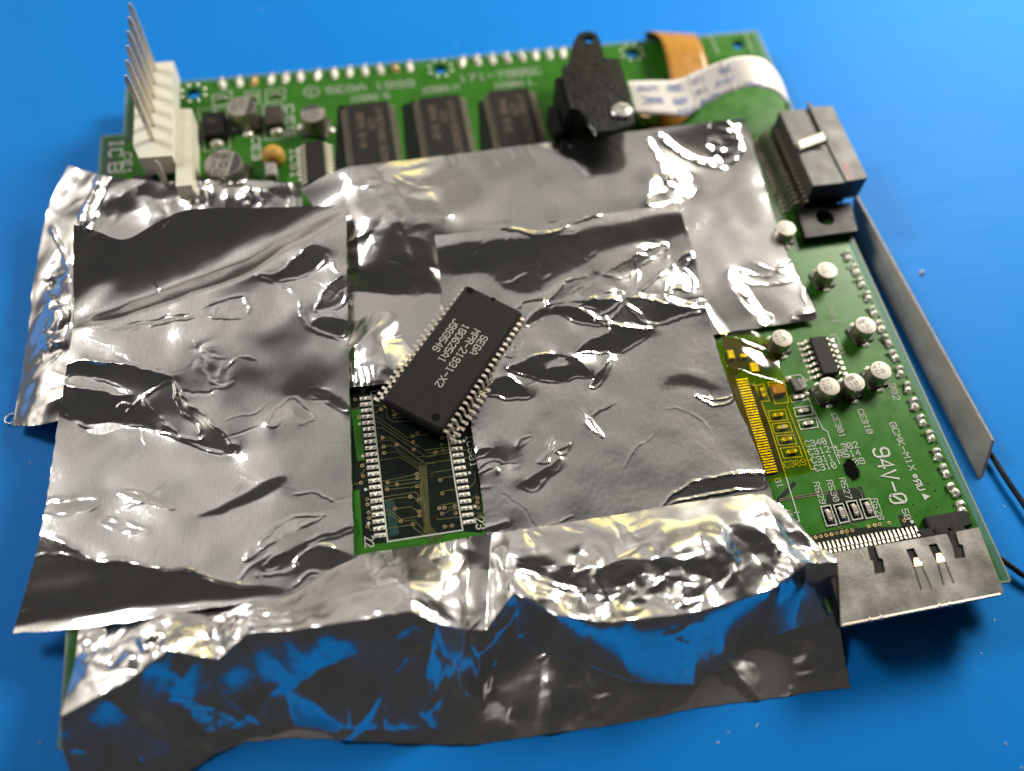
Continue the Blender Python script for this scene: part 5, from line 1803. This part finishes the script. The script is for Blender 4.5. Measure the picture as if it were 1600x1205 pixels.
flap_cols = [
    col((124, 955, .18), (116, 1040, .25), (95, 1119, .35), (97, 1165, -.4), (110, 1210, -1.0), (130, 1262, -1.07)),
    col((200, 945, .18), (195, 1005, .3), (205, 1061, .6), (212, 1120, -.3), (225, 1190, -1.0), (240, 1245, -1.07)),
    col((268, 940, .18), (262, 980, .3), (262, 1017, .7), (285, 1090, -.25), (310, 1150, -.95), (330, 1182, -1.05)),
    col((335, 938, .18), (335, 985, .25), (340, 1030, .5), (352, 1090, -.3), (368, 1140, -.95), (382, 1160, -1.05)),
    col((400, 935, .18), (395, 960, .3), (385, 990, .65), (410, 1070, -.2), (435, 1140, -.95), (445, 1154, -1.05)),
    col((460, 930, .18), (460, 955, .35), (460, 984, .7), (480, 1060, -.1), (500, 1140, -.95), (505, 1156, -1.05)),
    col((556, 867, .1), (556, 925, .3), (556, 970, .75), (570, 1060, -.1), (580, 1140, -.95), (582, 1159, -1.05)),
    col((640, 855, .1), (640, 910, .35), (643, 955, .8), (640, 1050, -.1), (640, 1140, -.95), (640, 1162, -1.05)),
    col((690, 848, .1), (690, 910, .35), (682, 975, .7), (664, 1060, -.1), (680, 1140, -.95), (690, 1164, -1.05)),
    col((730, 840, .1), (730, 890, .25), (728, 985, .1), (715, 1060, -.5), (726, 1140, -1.0), (735, 1163, -1.07)),
    col((768, 834, .1), (765, 890, .22), (760, 985, .1), (752, 1060, -.6), (760, 1130, -1.03), (770, 1159, -1.07)),
    col((800, 830, .1), (790, 890, .3), (803, 928, .6), (812, 1010, -.4), (815, 1100, -1.03), (820, 1152, -1.07)),
    col((860, 820, .1), (865, 900, .4), (870, 962, .75), (890, 1030, -.6), (895, 1090, -1.03), (900, 1141, -1.07)),
    col((960, 805, .1), (960, 885, .45), (955, 972, .8), (985, 1065, -.75), (988, 1100, -1.03), (990, 1127, -1.07)),
    col((1075, 785, .12), (1080, 880, .5), (1085, 958, .8), (1085, 1070, -.8), (1082, 1090, -1.03), (1080, 1108, -1.07)),
    col((1195, 770, .16), (1195, 850, .45), (1205, 922, .75), (1165, 1010, -.55), (1190, 1060, -1.03), (1200, 1092, -1.07)),
    col((1232, 800, .2), (1250, 850, .4), (1262, 880, .6), (1240, 985, -.45), (1265, 1050, -1.0), (1275, 1081, -1.07)),
    col((1280, 855, .3), (1300, 866, .42), (1309, 880, .5), (1310, 965, -.3), (1322, 1040, -.9), (1328, 1074, -1.0)),
]
for c_i, c_ in enumerate(flap_cols):
    c_ = [list(q) for q in c_]
    c_[2][2] += 0.08
    c_[1][2] = c_[2][2] - (0.14 if c_i > 6 else 0.2)
    if c_i < 7:
        c_[0][1] += (25, 25, 10, 0, -10, -12, 0)[c_i]
        c_[0][2] = 0.05
    zb = -0.55
    if c_i >= 11:
        c_[0][2] = 0.2
        c_[2][2] -= 0.14
        c_[1][2] = c_[2][2] - 0.1
    c_[4][2], c_[5][2] = zb + 0.03, zb
    if c_i < 10:
        c_[3][2] = c_[2][2] + (zb - c_[2][2]) * (c_[3][1] - c_[2][1]) / (c_[5][1] - c_[2][1]) * 1.05
        c_[4][2] = c_[2][2] + (zb - c_[2][2]) * min(1, (c_[4][1] - c_[2][1]) / (c_[5][1] - c_[2][1]) * 1.05)
    elif c_i > 10:
        c_[3][2] = max(-0.45, c_[3][2])
    flap_cols[c_i] = c_
foil_sheet('foil_flap', 'near foil flap folding over the board edge down onto the blue mat, reflecting it', [list(r) for r in zip(*flap_cols)], FM[2], 0.022, 21, feats_flap, tau=0.42, lin=0.75)


# --- yellow film right of the foil patch
def feats_film(R):
    R.waves(0.4, 2, 0.03)
    R.ridge(XY('f', [(55, 95), (200, 140), (355, 190)], .2), 0.018, 0.02, False)
    R.ridge(XY('f', [(65, 275), (250, 330), (430, 395)], .2), 0.02, 0.02, False)
    R.ridge(XY('f', [(75, 340), (150, 365), (280, 410)], .2), 0.012, 0.02)


foil_sheet('yellow_tape', 'translucent yellow tape over gold connector legs beside the foil patch', [
    [px('f', 20, 80) + (.16,), px('f', 130, 70) + (.18,), px('f', 240, 75) + (.16,), px('f', 370, 150) + (.12,)],
    [px('f', 60, 260) + (.14,), px('f', 170, 270) + (.16,), px('f', 290, 280) + (.14,), px('f', 405, 330) + (.12,)],
    [px('f', 90, 400) + (.11,), px('f', 210, 400) + (.12,), px('f', 330, 405) + (.12,), px('f', 450, 440) + (.1,)],
    [px('f', 200, 700) + (.11,), px('f', 310, 690) + (.08,), px('f', 420, 680) + (.08,), px('f', 520, 670) + (.07,)],
    [px('f', 290, 1010) + (.1,), px('f', 400, 980) + (.06,), px('f', 500, 960) + (.05,), px('f', 610, 935) + (.05,)],
], M['kapton'], 0.02, 31, feats_film, cat='tape')
